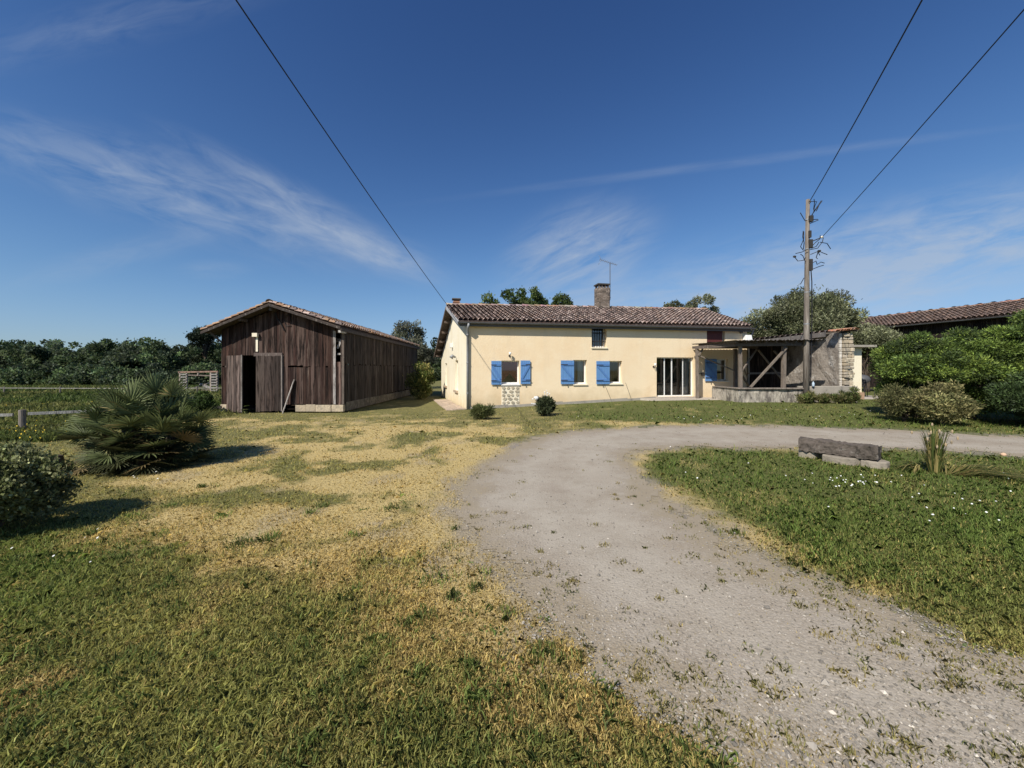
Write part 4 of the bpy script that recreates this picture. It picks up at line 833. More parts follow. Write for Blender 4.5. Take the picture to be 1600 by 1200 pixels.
# ------------------------------------------------------------------ lean-to, ruined shed, low wall
lt = thing('open_lean_to', 'grey timber lean-to with crossed braces at the right end of the farmhouse', 'lean-to', (11, 18.5, .15)); GW = (.20, .165, .135); GD = (.13, .105, .09)
def at(px, py, D): return Vector(((px-800)/600*D, D, EYE-(py-578)*D/600))
for px_, D_, z0, w_, c_ in ((1089.5, 19.35, .16, .12, GW), (1149, 19.3, .16, .14, GD), (1157, 17.2, .80, .12, GW), (1224, 17.2, .80, .14, GW)):
    X = (px_-800)/600*D_; mb = MB(); mb.beam((X, D_, z0), (X+random.uniform(-.03, .03), D_, 2.66), w_, w_, c_); mb.build('post', MAT['grey_wood'], lt)
for (a, b, Da, Db, w_) in (((1172.6, 605), (1229, 543), 17.1, 17.1, .095), ((1185, 547), (1221, 592), 18.6, 18.6, .075), ((1159, 580), (1182, 546), 17.25, 18.3, .07), ((1091, 555), (1147, 579), 19.3, 19.3, .07), ((1091.5, 556), (1098, 545), 19.25, 19.25, .08),
                           ((1159, 586), (1170, 603), 17.4, 18.8, .07), ((1159, 568), (1168, 590), 17.4, 18.9, .06), ((1209, 548), (1226, 565), 18.4, 18.4, .08)):
    mb = MB(); mb.beam(at(*a, Da), at(*b, Db), w_, w_*.8, GW); mb.build('brace', MAT['grey_wood'], lt)
mb = MB(); mb.beam(at(1169, 583.5, 18.9), at(1221, 582.5, 18.9), .07, .09, GW); mb.build('rail', MAT['grey_wood'], lt)
mb = MB(); zb_ = 2.70
mb.beam((9.3, 19.4, zb_+.03), (10.0, 17.15, zb_+.02), .12, .15, GD); mb.beam((9.95, 17.15, zb_+.03), (13.55, 17.1, zb_+.06), .12, .15, GD); mb.beam((9.2, 19.55, zb_+.04), (12.6, 19.7, zb_+.06), .1, .12, GD)
for i in range(9): f = i/8; mb.beam((9.9+f*3.5, 16.9, zb_+.14), (9.5+f*3.6, 19.5+.2*f, zb_+.16), .07, .1, GD)
pieces(mb, 'roof_beam', MAT['grey_wood'], lt)
mb = MB(); n = 46; V = []
A, B, C, D_ = Vector((9.75, 16.72, 2.885)), Vector((13.75, 16.75, 2.93)), Vector((13.4, 20.55, 2.99)), Vector((9.22, 19.75, 2.92))
for i in range(n+1):
    f = i/n; h = .022*math.cos(i*math.pi); jag = .05*math.sin(i*1.7)+.04*math.sin(i*.6)
    p = A.lerp(B, f); q = D_.lerp(C, f); V += [p+Vector((0, -jag, h)), p.lerp(q, .5)+Vector((0, 0, h-.02)), q+Vector((0, 0, h))]
mb.add(V, [(3*i+k, 3*i+3+k, 3*i+4+k, 3*i+1+k) for i in range(n) for k in (0, 1)], (.13, .115, .105)); mb.build('roof_sheet', MAT['grey_wood'], lt)
# shed
sh_ = thing('ruined_shed', 'half ruined stone shed with a bare plaster wall behind the utility pole', 'shed', (14, 19, .1))
mb = MB(); boards(mb, lambda s, d, z: Vector((12.62+s, 20.95+.05*s+d, z)), 0, 3.0, .1, 3.2, bw=.2, pal=((.035, .027, .024), (.045, .035, .03), (.028, .022, .02))); mb.build('back_boards', MAT['board'], sh_)
def rough(x0, x1, y0, y1, ztop, seed):
    mb = MB(); n = 12; m = 10; V = []
    for i in range(n+1):
        for j in range(m+1):
            y = y0+(y1-y0)*i/n; z = .1+(ztop(i/n)-.1)*j/m; V.append((x0+.05*(vn(np.array(y*3.), np.array(z*3.), seed)-.5), y, z))
    mb.add(V, [(i*(m+1)+j, (i+1)*(m+1)+j, (i+1)*(m+1)+j+1, i*(m+1)+j+1) for i in range(n) for j in range(m)])
    return mb
zt = lambda f: 3.30+.02*f
mb = rough(14.92, 15.3, 17.5, 21.2, zt, 3); mb.box((15.13, 19.38, 1.7), (.34, 3.6, 3.16)); mb.build('plaster_wall', MAT['old_plaster'], sh_, smooth=False)
mb = MB(); z = .5
while z < 3.22:
    h = random.uniform(.10, .2); x = 14.9+random.uniform(0, .05)
    mb.box((14.955, 17.49, z+h/2), (.10, .1, h), 0, (.6, .56, .5))
    x = 15.02
    while x < 15.44:
        e = min(x+random.uniform(.14, .32), 15.5); g = random.uniform(.75, 1.2); mb.box(((x+e)/2, 17.48+random.uniform(-.05, .05), z+h/2), (e-x-.02, .22, h-.02), random.uniform(-.12, .12), random.choice([(.46*g, .38*g, .27*g), (.38*g, .33*g, .26*g), (.54*g, .46*g, .34*g)])); x = e
    z += h
mb.build('broken_stone_end', MAT['stone'], sh_, bevel=.025)
mb = MB(); A, B, C, D_ = Vector((12.75, 20.55, 3.16)), Vector((15.55, 17.25, 3.42)), Vector((16.0, 21.6, 3.5)), Vector((13.0, 22.8, 3.24))
slab(mb, A, B, C, D_, .07, (.1, .085, .07)); mb.beam(A+Vector((.02, -.03, -.13)), B+Vector((-.75, .85, -.14)), .04, .22, (.115, .105, .10)); mb.build('roof_deck', MAT['grey_wood'], sh_)
mb = MB(); A2 = A.lerp(B, .02); tile_roof(mb, A, B, C, D_, 19, 9, .105, [(.17, .135, .115), (.15, .125, .11), (.21, .155, .125), (.13, .115, .105)], lift=.0); mb.build('roof', MAT['tile'], sh_)
mb = MB()
for i in range(9):
    a = random.uniform(-.5, .5); p = Vector((14.55+.115*i, 17.35+.05*random.random(), 3.33+.012*i)); c = random.choice([(.50, .22, .12), (.45, .25, .15), (.40, .2, .12)]); V = []
    for yy_, rr in ((-.22, .10), (.25, .085)):
        for k in range(6): q = math.pi*k/5; V.append(p+Vector((math.cos(q)*rr+yy_*a*.3, yy_, math.sin(q)*rr*.8+yy_*.12+.02)))
    mb.add(V, [(k, k+1, 7+k, 6+k) for k in range(5)], c)
mb.build('loose_tiles', MAT['tile'], sh_)
# low wall with timber coping
lw = thing('low_wall', 'low crumbling rendered wall with a grey plank coping below the lean-to', 'wall', (12, 17.2, .1))
mb = MB(); nx = 60; V = []
for i in range(nx+1):
    for j in range(7):
        x = 10.03+(12.95-10.03)*i/nx; z = -.1+.84*j/6; V.append((x, 17.02+.09*(fbm(np.array(x*3.5), np.array(z*3.), 9, 4)-.5)-.03*(1-j/6), z))
mb.add(V, [(i*7+j, (i+1)*7+j, (i+1)*7+j+1, i*7+j+1) for i in range(nx) for j in range(6)]); mb.box((11.49, 17.22, .33), (2.9, .34, .8)); mb.box((10.2, 18.3, .33), (.3, 2.0, .8)); mb.build('rendered_face', material('stained_render', (.42, .38, .32), .95, var=[(2.2, 9, .45, .6, (.13, .115, .10)), (3.5, 8, .56, .70, (.56, .52, .44)), (7, 8, .54, .68, (.07, .062, .055))], stretch=(1.6, 1, .6), bump=(9, .9, .06)), lw)
mb = MB(); mb.box((11.48, 17.12, .775), (3.0, .40, .055), .0, (.24, .205, .175)); mb.box((10.18, 18.25, .772), (.36, 1.9, .05), 0, (.22, .19, .16)); mb.build('coping', MAT['grey_wood'], lw, bevel=.01)
mb = MB(); mb.box((14.15, 17.25, .42), (2.4, .42, .9)); mb.build('concrete_base', MAT['concrete'], lw, bevel=.02)
pb = thing('cream_outbuilding', 'narrow cream outbuilding with a flat projecting roof beside the ruined wall', 'outbuilding', (16.75, 19.4, .1)); mb = MB(); mb.box((16.78, 19.6, 1.3), (.86, 1.4, 2.8)); mb.build('wall', MAT['gable_render'], pb)
mb = MB(); mb.box((16.95, 19.5, 2.76), (1.36, 1.9, .10)); mb.build('roof_slab', MAT['concrete'], pb); mb = MB(); mb.ball((16.72, 18.86, 2.5), .07); mb.build('lamp', MAT['white'], pb, smooth=True)
mb = MB(); mb.box((16.78, 18.84, .3), (.9, .14, .4), 0, (.42, .27, .18)); mb.build('brick_foot', MAT['stone'], pb)
def garden_chair(loc, rz, label):
    o = thing('garden_chair', label, 'chair', loc, 'dark chairs on the far patio'); ca, sa = math.cos(rz), math.sin(rz); P = lambda x, y, z: (loc[0]+x*ca-y*sa, loc[1]+x*sa+y*ca, loc[2]+z)
    mb = MB(); mb.box(P(0, 0, .44), (.45, .45, .03), rz); mb.build('seat', MAT['iron'], o)
    mb = MB(); mb.beam(P(-.2, .22, .45), P(-.2, .3, .92), .03, .03); mb.beam(P(.2, .22, .45), P(.2, .3, .92), .03, .03)
    for z in (.6, .75, .9): mb.beam(P(-.2, .25+.08*(z-.45)/.47, z), P(.2, .25+.08*(z-.45)/.47, z), .02, .07)
    mb.build('backrest', MAT['iron'], o)
    for x in (-.2, .2):
        for y in (-.2, .2): mb = MB(); mb.tube([P(x, y, .43), P(x*1.1, y*1.1, 0)], .018, 6); mb.build('leg', MAT['iron'], o)
garden_chair((18.6, 19.9, gz(18.6, 19.9)), .5, 'dark metal garden chair nearest the cream outbuilding'); garden_chair((19.9, 19.6, gz(19.9, 19.6)), -.7, 'dark metal garden chair at the edge of the hedge')
tp = Vector((18.9, 20.8, gz(18.9, 20.8))); go = thing('barbecue', 'round grey covered barbecue standing behind the garden chairs', 'barbecue', tp); mb = MB(); mb.ball(tp+Vector((0, 0, .92)), (.42, .36, .27), seg=16, ring=9); mb.build('lid', MAT['dark_zinc'], go, smooth=True)
for a in (0.3, 2.4, 4.5): mb = MB(); mb.tube([tp+Vector((.2*math.cos(a), .2*math.sin(a), .75)), tp+Vector((.36*math.cos(a), .36*math.sin(a), 0))], .02, 6); mb.build('leg', MAT['iron'], go)
mb = MB(); mb.prism([(17.3, 18.9), (22.5, 18.6), (22.5, 20.9), (17.3, 21.2)], .0, .19); props(mb.build('patio', MAT['terrace']), kind='structure')
# bottles on the concrete base beside the pole
mb = MB(); p = Vector((13.19, 17.12, .87)); mb.tube([p, p+Vector((0, 0, .02)), p+Vector((0, 0, .22)), p+Vector((0, 0, .27)), p+Vector((0, 0, .34))], [.05, .055, .055, .022, .022], 10); props(mb.build('bottle', material('cream_plastic', (.72, .62, .40), .5), None, True), 'cream plastic bottle standing on the wall right of the pole', 'bottle')
mb = MB(); p = Vector((13.32, 16.98, .87)); mb.tube([p, p+Vector((0, 0, .015)), p+Vector((0, 0, .15)), p+Vector((0, 0, .19)), p+Vector((0, 0, .22))], [.045, .05, .05, .02, .02], 10); props(mb.build('bottle', material('blue_plastic', (.42, .52, .62), .6), None, True), 'short pale blue container on the wall right of the pole', 'bottle')

# ------------------------------------------------------------------ utility pole and cables
pb_ = Vector((12.98, 16.95, gz(12.98, 16.95))); up = thing('utility_pole', 'tall weathered wooden utility pole bristling with loose cables', 'utility pole', pb_); TOPZ = 9.12
mb = MB(); mb.tube([(pb_.x, pb_.y, pb_.z-.1), (pb_.x+.02, pb_.y, 3), (pb_.x+.04, pb_.y, 6), (pb_.x+.08, pb_.y, TOPZ)], [.125, .112, .092, .072], 14); mb.build('mast', MAT['pole'], up, smooth=True)
def pw(x, y): return at(x, y, 16.86)
mb = MB()
for pts in ([(1263, 315), (1273, 317), (1274, 322), (1272, 330), (1266, 343)], [(1273, 329), (1286, 312), (1273, 331)], [(1270, 336), (1284, 314)], [(1272, 311), (1274, 316), (1274, 326)], [(1251, 332), (1257, 345)], [(1268, 344), (1277, 343)], [(1266, 349), (1276, 345)],
            [(1257, 360), (1254, 370), (1255, 380), (1258, 388)], [(1256, 362), (1253, 375), (1252, 385), (1258, 390)], [(1266, 388), (1272, 380), (1280, 374), (1284, 367)], [(1268, 388), (1275, 385), (1280, 378)], [(1266, 390), (1277, 388), (1284, 378), (1285, 372)], [(1268, 397), (1275, 394), (1281, 392), (1278, 400)], [(1275, 395), (1277, 402), (1275, 405)],
            [(1280, 379), (1291, 381), (1300, 388)], [(1284, 394), (1295, 397)], [(1268, 412), (1274, 408), (1280, 412), (1284, 409), (1289, 411)], [(1268, 421), (1278, 417), (1285, 415)], [(1258, 408), (1254, 400), (1249, 398)], [(1241, 401), (1246, 408), (1252, 408), (1258, 403)], [(1257, 434), (1251, 444)], [(1246, 395), (1255, 393), (1260, 390)]):
    mb.tube([pw(*p)+Vector((0, random.uniform(-.12, .12), 0)) for p in pts], .016, 5, cap=False)
pieces(mb, 'loose_cable', MAT['black'], up)
mb = MB(); mb.box(pw(1266.5, 342), (.16, .14, .26)); mb.box(pw(1266, 381), (.14, .14, .36)); mb.box(pw(1265, 366), (.10, .1, .3)); mb.box(pw(1266.5, 414), (.12, .12, .5)); mb.box(pw(1241.5, 401), (.11, .07, .07), .4); mb.box(pw(1280, 392.5), (.1, .08, .09)); pieces(mb, 'junction_box', MAT['iron'], up)
mb = MB(); mb.tube([pw(1267, 420), pw(1268.5, 440), pw(1268.5, 500), pw(1267, 590)], .022, 6, cap=False); mb.build('down_cable', MAT['black'], up)
mb = MB()
for q in (Vector((pb_.x+.16, pb_.y, TOPZ-.08)), pw(1285, 370)):
    mb.tube([q+Vector((-.05, 0, -.05)), q+Vector((-.03, 0, -.02)), q+Vector((0, 0, .0)), q+Vector((.03, 0, .02))], [.02, .045, .05, .02], 8)
pieces(mb, 'insulator', MAT['reveal'], up, True)
mb = MB(); mb.beam((pb_.x+.05, pb_.y, TOPZ-.14), (pb_.x+.2, pb_.y, TOPZ-.12), .03, .05); mb.beam((pb_.x+.05, pb_.y, pw(1285, 370).z-.25), pw(1284, 371), .03, .04); pieces(mb, 'bracket', MAT['iron'], up)
for z in (3.6, 5.0, 6.9, 8.2):
    mb = MB(); mb.tube([(pb_.x+.006*z, pb_.y, z), (pb_.x+.006*z, pb_.y, z+.05)], .132-.006*z, 14); mb.build('band', MAT['zinc'], up)
def cable(a, b, sag, r, label):
    a, b = Vector(a), Vector(b); mb = MB(); mb.tube([a.lerp(b, i/40)-Vector((0, 0, sag*4*(i/40)*(1-i/40))) for i in range(41)], r, 6); props(mb.build('overhead_cable', MAT['black']), label, 'cable', 'overhead cables')
def ray(px, py, D): return at(px, py, D)
def ext(a, b, f): return Vector(a)+(Vector(b)-Vector(a))*f
hk = Vector((-3.72, 21.6, 5.36))
cable(hk, ext(hk, ray(363, -18, 6.6), 1.25), .16, .013, 'black cable rising from the farmhouse gable towards the upper left')
t1 = Vector((pb_.x+.16, pb_.y, TOPZ-.08)); cable(t1, ext(t1, ray(1442, -8, 7.5), 1.3), .10, .015, 'thick black cable leaving the very top of the utility pole')
t2 = pw(1285, 370); cable(t2, ext(t2, ray(1608, 2, 6.6), 1.3), .06, .012, 'thin lower cable running from the middle of the utility pole to the right')

# ------------------------------------------------------------------ foliage
def unit(v): return v/np.maximum(np.linalg.norm(v, axis=-1, keepdims=True), 1e-9)
def foliage(name, blobs, n, L, W, pal, parent, mat='leaf', out=.35, upb=.25, shell=(.45, 1.05), fold=0, cj=.28, clump=.25, weights=None, droop=0):
    """leaf-sized faces through the volume of the clumps; blobs (cx, cy, cz, rx, ry, rz)"""
    B = np.array(blobs, float); wt = np.array(weights) if weights is not None else (B[:, 3]*B[:, 4]+B[:, 3]*B[:, 5]); wt = wt/wt.sum()
    i = RNG.choice(len(B), n, p=wt); d = unit(RNG.normal(0, 1, (n, 3))); r = RNG.uniform(shell[0]**2, shell[1]**2, n)**.5
    P = B[i, :3]+d*B[i, 3:]*r[:, None]
    ax = unit(RNG.normal(0, 1, (n, 3))+d*out*3+np.array((0, 0, upb*3-droop*3))); s = unit(np.cross(ax, RNG.normal(0, 1, (n, 3))))
    far = RNG.uniform(0, 1, n) < .035; P = np.where(far[:, None], B[i, :3]+d*B[i, 3:]*RNG.uniform(1.0, 1.55, n)[:, None], P)
    l = (L*RNG.uniform(.6, 1.35, n))[:, None]; w_ = (W*RNG.uniform(.7, 1.3, n))[:, None]; nn = np.cross(ax, s)
    V = np.stack([P-ax*l*.5, P+s*w_*.5+nn*w_*fold, P+ax*l*.5, P-s*w_*.5+nn*w_*fold], 1)
    pal = np.array(pal); cb = RNG.lognormal(0, clump, len(B)); ci = RNG.integers(0, len(pal), len(B)); mixi = RNG.integers(0, len(pal), n)
    c = np.where(RNG.uniform(0, 1, (n, 1)) < .6, pal[ci[i]], pal[mixi])*cb[i][:, None]*RNG.lognormal(0, cj, n)[:, None]
    return quads(name, V, np.clip(c, .004, .9), MAT[mat], parent)
def limbs(mb, base, targets, r0, wob=.15, n=6):
    for t in targets:
        b, t = Vector(base), Vector(t); pts = []; 
        for k in range(n+1):
            f = k/n; p = b.lerp(t, f); p.z += .25*(t-b).length*f*(1-f)*.5; j = wob*math.sin(f*math.pi); pts.append(p+Vector((random.uniform(-j, j), random.uniform(-j, j), random.uniform(-j, j))))
        mb.tube(pts, [r0*(1-.85*k/n) for k in range(n+1)], 6, cap=False)
def crown_blobs(c, rx, ry, rz, n, br, flat=.0, seed=None):
    out = []
    for _ in range(n):
        d = unit(RNG.normal(0, 1, 3)); 
        if d[2] < -.35: d[2] *= -.6
        f = RNG.uniform(.45, 1.0)**.6; b = br*RNG.uniform(.55, 1.3)
        out.append((c[0]+d[0]*rx*f, c[1]+d[1]*ry*f, c[2]+d[2]*rz*f, b, b, b*RNG.uniform(.7, 1.0)))
    return out
def tree(name, label, x, y, h, trunk_h, rx, ry, n_blob, br, leaves, L, W, pal, rt=.16, zc=None, rz=None, group=None, cat='tree', **kw):
    z = gz(x, y); o = thing(name, label, cat, (x, y, z), group); zc = zc if zc is not None else z+trunk_h+(h-trunk_h)*.5; rz = rz if rz is not None else (h-trunk_h)*.5-br*.6
    bl = crown_blobs((x, y, zc), rx-br*.5, ry-br*.5, rz, n_blob, br)
    mb = MB(); top = (x+random.uniform(-.1, .1), y, zc+rz*.3); mb.tube([(x, y, z-.1), (x+.05, y, z+trunk_h*.6), (x+random.uniform(-.1, .1), y, z+trunk_h), top], [rt*1.15, rt*.9, rt*.75, rt*.25], 9)
    limbs(mb, (x, y, z+trunk_h*.9), [b[:3] for b in bl[:14]], rt*.42); mb.build('trunk', MAT['bark'], o, smooth=True)
    foliage('crown', bl, leaves, L, W, pal, o, **kw); return o
OLIVE = [(.15, .16, .085), (.19, .20, .115), (.11, .125, .062), (.22, .225, .14), (.16, .17, .08)]
tree('olive_tree', 'broad grey green tree rising behind the utility pole and ruined shed', 20.9, 27.5, 7.25, 1.6, 3.9, 3.4, 74, .80, 62000, .19, .07, OLIVE, .26, cj=.35, clump=.32, shell=(.3, 1.12))
tree('olive_tree', 'smaller grey green tree between the cream outbuilding and the long barn', 23.3, 25.2, 4.7, .8, 1.7, 1.7, 36, .55, 20000, .18, .07, OLIVE, .14, cj=.35, clump=.3, shell=(.3, 1.12))
GREY = [(.14, .145, .10), (.18, .18, .13), (.11, .115, .08), (.09, .10, .06)]
tree('poplar_tree', 'thin grey green tree standing behind the gap between barn and farmhouse', -10.4, 38.5, 7.6, 1.0, 2.1, 2.0, 46, .5, 5600, .20, .10, GREY, .12, cj=.3, shell=(.2, 1.15))
tree('poplar_tree', 'lower bushy part tree beside the gap between barn and farmhouse', -8.6, 37.5, 4.9, .6, 1.4, 1.3, 22, .5, 3800, .18, .09, GREY, .09, cj=.3, shell=(.2, 1.15))
GRN = [(.075, .11, .03), (.095, .135, .04), (.055, .085, .024), (.12, .155, .055)]
for (px_, py_, D_, wd, lab) in ((768, 467, 39, 1.0, 'small treetop poking above the roof nearest the terracotta flue'), (797, 460, 39, 1.5, 'widest treetop showing above the farmhouse ridge'), (824, 455, 39, 1.3, 'tallest of the treetops above the farmhouse ridge'), (838, 457, 40, .9, 'narrow treetop just right of the tallest one above the ridge'),
                             (879, 463, 38, .75, 'single treetop above the ridge just left of the brick chimney'), (1060, 473, 42, 1.6, 'low rounded treetop above the right half of the ridge'), (1098, 469, 42, 1.25, 'darker treetop above the right end of the ridge')):
    X = (px_-800)/600*D_; top = EYE+(578-py_+3)*D_/600+.35; z = gz(X, D_); tree('background_tree', lab, X, D_, top-z, 2.6, wd*1.5+.3, wd*1.3+.3, 44, .5, 8000, .22, .13, GRN if px_ < 900 else OLIVE, .15, group='trees behind the farmhouse', rz=(top-z-2.6)*.5-.1, cj=.32)
# woodland on the left horizon: one far mass, with the standing-out pine as a thing
bl = []
for k in range(250):
    X = RNG.uniform(-165, -2); Y = RNG.uniform(76, 94)-.1*(X+100)*(X < -60)+4*(X >= -60); z = gz(X, Y); hN = 8.0+2.3*fbm(np.array(X*.10), np.array(2.), 3, 3)+RNG.uniform(-1.2, .7); rr = RNG.uniform(1.8, 3.2)
    for q in range(11):
        d = unit(RNG.normal(0, 1, 3)); b = rr*RNG.uniform(.28, .55); bl.append((X+d[0]*rr*.95, Y+d[1]*rr*.9, z+hN*.5+d[2]*hN*.44, b, b, b*.8))
for k in range(90):
    X = RNG.uniform(-155, -42); Y = 73+RNG.uniform(-2, 2)-.1*(X+100); z = gz(X, Y); h = RNG.uniform(1.5, 4.5)
    for q in range(5): bl.append((X+RNG.normal(0, 1.3), Y+RNG.normal(0, .8), z+h*RNG.uniform(.2, .9), 1.1, 1.1, .9))
props(foliage('woodland', bl, 400000, .5, .32, [(.065, .098, .042), (.088, .125, .05), (.05, .08, .038), (.11, .14, .058), (.075, .10, .06), (.09, .11, .07)], None, clump=.38, cj=.3), 'dark green woodland along the left horizon', None, None, 'stuff')
X, Y = -63.5, 79.5; tree('pine_tree', 'tall round crowned pine rising above the woodland next to the barn', X, Y, 12.6, 6.2, 3.0, 2.6, 24, 1.05, 6500, .42, .2, [(.026, .038, .022), (.034, .046, .026), (.02, .03, .017)], .3)
# fan palm clump
def frond_mesh(name, seed, rad_, nl, arc, pet):
    rs = random.Random(seed); V = []; F_ = []; C_ = []
    def strip(pts, ws, side, col, fold):
        i0 = len(V)
        for p, w_ in zip(pts, ws): V.extend([p-side*w_+Vector((0, 0, fold*w_)), p, p+side*w_+Vector((0, 0, fold*w_))])
        for k in range(len(pts)-1):
            a = i0+3*k; F_.append((a, a+1, a+4, a+3)); F_.append((a+1, a+2, a+5, a+4)); C_.extend([col, col])
    strip([Vector((pet*k/4, 0, .0-.05*(k/4)**2)) for k in range(5)], [.016]*5, Vector((0, 1, 0)), (.075, .085, .03), .5)
    hub = Vector((pet, 0, -.05))
    for i in range(nl):
        a = (i/(nl-1)-.5)*arc+rs.uniform(-.03, .03); d = Vector((math.cos(a), math.sin(a), 0)); s = Vector((-math.sin(a), math.cos(a), 0)); L = rad_*(1-.28*abs(a)/(arc/2))*rs.uniform(.9, 1.08); g = rs.uniform(.6, 1.5)
        dr_ = rs.uniform(.02, .14); pts = [hub+d*(L*f)+Vector((0, 0, .10*f*L-dr_*L*f**2.6)) for f in (0, .3, .55, .8, 1)]
        base = (.12*g, .145*g, .058*g) if rs.random() > .08 else (.30*g, .25*g, .11*g)
        strip(pts, [.006, .015, .0155, .010, .001], s, base, .55)
    me = bpy.data.meshes.new(name); me.from_pydata(V, [], F_); setcol(me, np.array(C_)); me.materials.append(MAT['palm']); return me
FM = [frond_mesh('frond', k, random.uniform(.40, .52), 21, R(random.uniform(185, 235)), random.uniform(.35, .55)) for k in range(5)]
PC = Vector((-6.2, 6.4, 0)); PC.z = gz(PC.x, PC.y); palm = thing('fan_palm', 'low spiky fan palm clump on the lawn left of the barn', 'palm', PC)
heads = [(-.22, .0, .80), (.25, .05, .84), (.05, -.12, .62), (-.45, -.1, .6), (.48, .05, .5), (.3, -.2, .42), (.0, .3, .78)]
mb = MB()
for hx, hy, hz in heads: mb.tube([(PC.x+hx*.7, PC.y+hy, PC.z-.05), (PC.x+hx*.9, PC.y+hy, PC.z+hz*.6), (PC.x+hx, PC.y+hy, PC.z+hz)], [.09, .08, .06], 8)
mb.tube([(PC.x-.92, PC.y-.42, PC.z-.03), (PC.x-.9, PC.y-.42, PC.z+.16), (PC.x-.88, PC.y-.40, PC.z+.27)], [.10, .09, .05], 8); mb.build('trunk', MAT['bark'], palm)
nf = 100
for k in range(nf):
    hx, hy, hz = heads[k % len(heads)]; low = k >= 56
    el = R(random.uniform(22, 88)) if not low else R(random.uniform(-12, 30)); az = random.uniform(0, 2*math.pi); sc_f = random.uniform(.78, 1.04)*(.9 if low else 1)
    m = Matrix.Translation((hx, hy, hz*(.95 if not low else .7))) @ Matrix.Rotation(az, 4, 'Z') @ Matrix.Rotation(-el, 4, 'Y') @ Matrix.Rotation(random.uniform(-.5, .5), 4, 'X') @ Matrix.Scale(sc_f, 4)
    o = bpy.data.objects.new('frond', FM[k % 5]); COL.objects.link(o); o.parent = palm; o.matrix_local = m
V = []; C_ = []
for k in range(120):
    hx, hy, hz = heads[k % len(heads)]; me = FM[k % 5]; el = R(random.uniform(-38, 30)); az = random.uniform(0, 2*math.pi)
    m = Matrix.Translation((hx, hy, hz*random.uniform(.3, .8))) @ Matrix.Rotation(az, 4, 'Z') @ Matrix.Rotation(-el, 4, 'Y') @ Matrix.Rotation(random.uniform(-.6, .6), 4, 'X') @ Matrix.Scale(random.uniform(.62, .86), 4)
    P = [m @ v.co for v in me.vertices]; g = random.uniform(.6, 1.2)
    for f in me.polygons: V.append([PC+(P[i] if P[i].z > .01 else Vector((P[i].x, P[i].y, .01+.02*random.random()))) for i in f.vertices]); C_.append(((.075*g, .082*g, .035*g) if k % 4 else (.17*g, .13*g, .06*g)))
lf = quads('lower_fronds', np.array(V), np.array(C_), MAT['palm'], palm); lf['kind'] = 'stuff'
# shrubs
def shrub(name, label, x, y, rx, ry, h, blobs, br, leaves, L, W, pal, cat='shrub', group=None, lift=.0, mat='leaf', stems=10, wide=1.0, **kw):
    z = gz(x, y); o = thing(name, label, cat, (x, y, z), group); bl = []
    for _ in range(blobs):
        d = unit(RNG.normal(0, 1, 3)); f = RNG.uniform(.35, 1)**.5; b = br*RNG.uniform(.6, 1.25)
        bl.append((x+d[0]*(rx-b*.6)*f, y+d[1]*(ry-b*.6)*f, max(z+lift+h*.5+d[2]*(h*.5-b*.45)*f, z+b*.35+lift), b*wide, b*wide, b*.85/wide**1.6))
    mb = MB(); limbs(mb, (x, y, z-.02), [b[:3] for b in bl[:stems]], .02+.012*h, .05); mb.build('stems', MAT['bark'], o)
    foliage('foliage', bl, leaves, L, W, pal, o, mat=mat, **kw); return o
shrub('round_shrub', 'dense rounded small leaved shrub in the lower left corner of the lawn', -5.2, 3.75, .68, .60, .84, 80, .16, 24000, .042, .024, [(.13, .15, .054), (.18, .20, .08), (.085, .10, .036), (.24, .25, .125)], cj=.3, fold=.15)
shrub('variegated_shrub', 'yellow variegated shrub at the far corner of the farmhouse gable', -5.95, 24.9, .98, .85, 2.35, 40, .36, 8000, .14, .06, [(.14, .17, .045), (.34, .30, .11), (.06, .09, .025), (.24, .23, .08), (.09, .12, .03)], cj=.3)
shrub('grassy_shrub', 'narrow leaved green shrub at the left end of the farmhouse front', -1.0, 13.2, .42, .40, .62, 20, .13, 2600, .20, .02, [(.13, .15, .05), (.09, .11, .038), (.18, .19, .08)], out=1.3, upb=.6, shell=(.2, 1.2))
o = shrub('flowering_shrub', 'dark leathery shrub with white blooms before the farmhouse wall', 1.17, 14.0, .42, .38, .70, 22, .15, 2400, .17, .04, [(.06, .075, .035), (.08, .095, .045), (.045, .055, .028)], out=.9, upb=.35, shell=(.3, 1.2))
mb = MB(); zz0 = gz(1.17, 14)
for dx, dy, dz_, r_ in ((-.30, -.15, .66, .085), (.02, 0, .86, .03), (.12, -.1, .84, .03), (.2, 0, .80, .025), (-.42, -.1, .62, .03), (.1, .1, .92, .022)): mb.ball((1.17+dx, 14+dy, zz0+dz_), (r_, r_, r_*.8), seg=8, ring=5, jit=.2)
mb.build('blooms', MAT['petal'], o)
mb = MB(); 
for dx, dz_ in ((.02, .86), (.12, .84), (.2, .80), (.1, .92)): mb.tube([(1.17+dx*.4, 14, zz0+.4), (1.17+dx, 14, zz0+dz_)], .006, 5)
mb.beam((.70, 13.8, zz0+.47), (1.05, 13.95, zz0+.42), .05, .03); mb.build('stalks', MAT['grey_wood'], o)
YEW = [(.095, .14, .028), (.13, .185, .036), (.066, .105, .024), (.18, .235, .045), (.046, .072, .021)]
hedge = dict(wide=1.12, mat='needle', out=.75, upb=.12, cj=.35, clump=.3, shell=(.35, 1.15))
G_ = 'big evergreen shrubs of the right hand hedge'
shrub('evergreen_shrub', 'leftmost and lowest evergreen shrub of the right hand hedge', 13.05, 12.4, 1.2, 1.2, 2.5, 90, .30, 52000, .10, .026, YEW, group=G_, lift=.25, **hedge)
shrub('evergreen_shrub', 'middle evergreen shrub behind the pale shrub in the right hand hedge', 14.6, 12.2, 1.4, 1.3, 2.85, 100, .31, 66000, .10, .026, YEW, group=G_, lift=.1, **hedge)
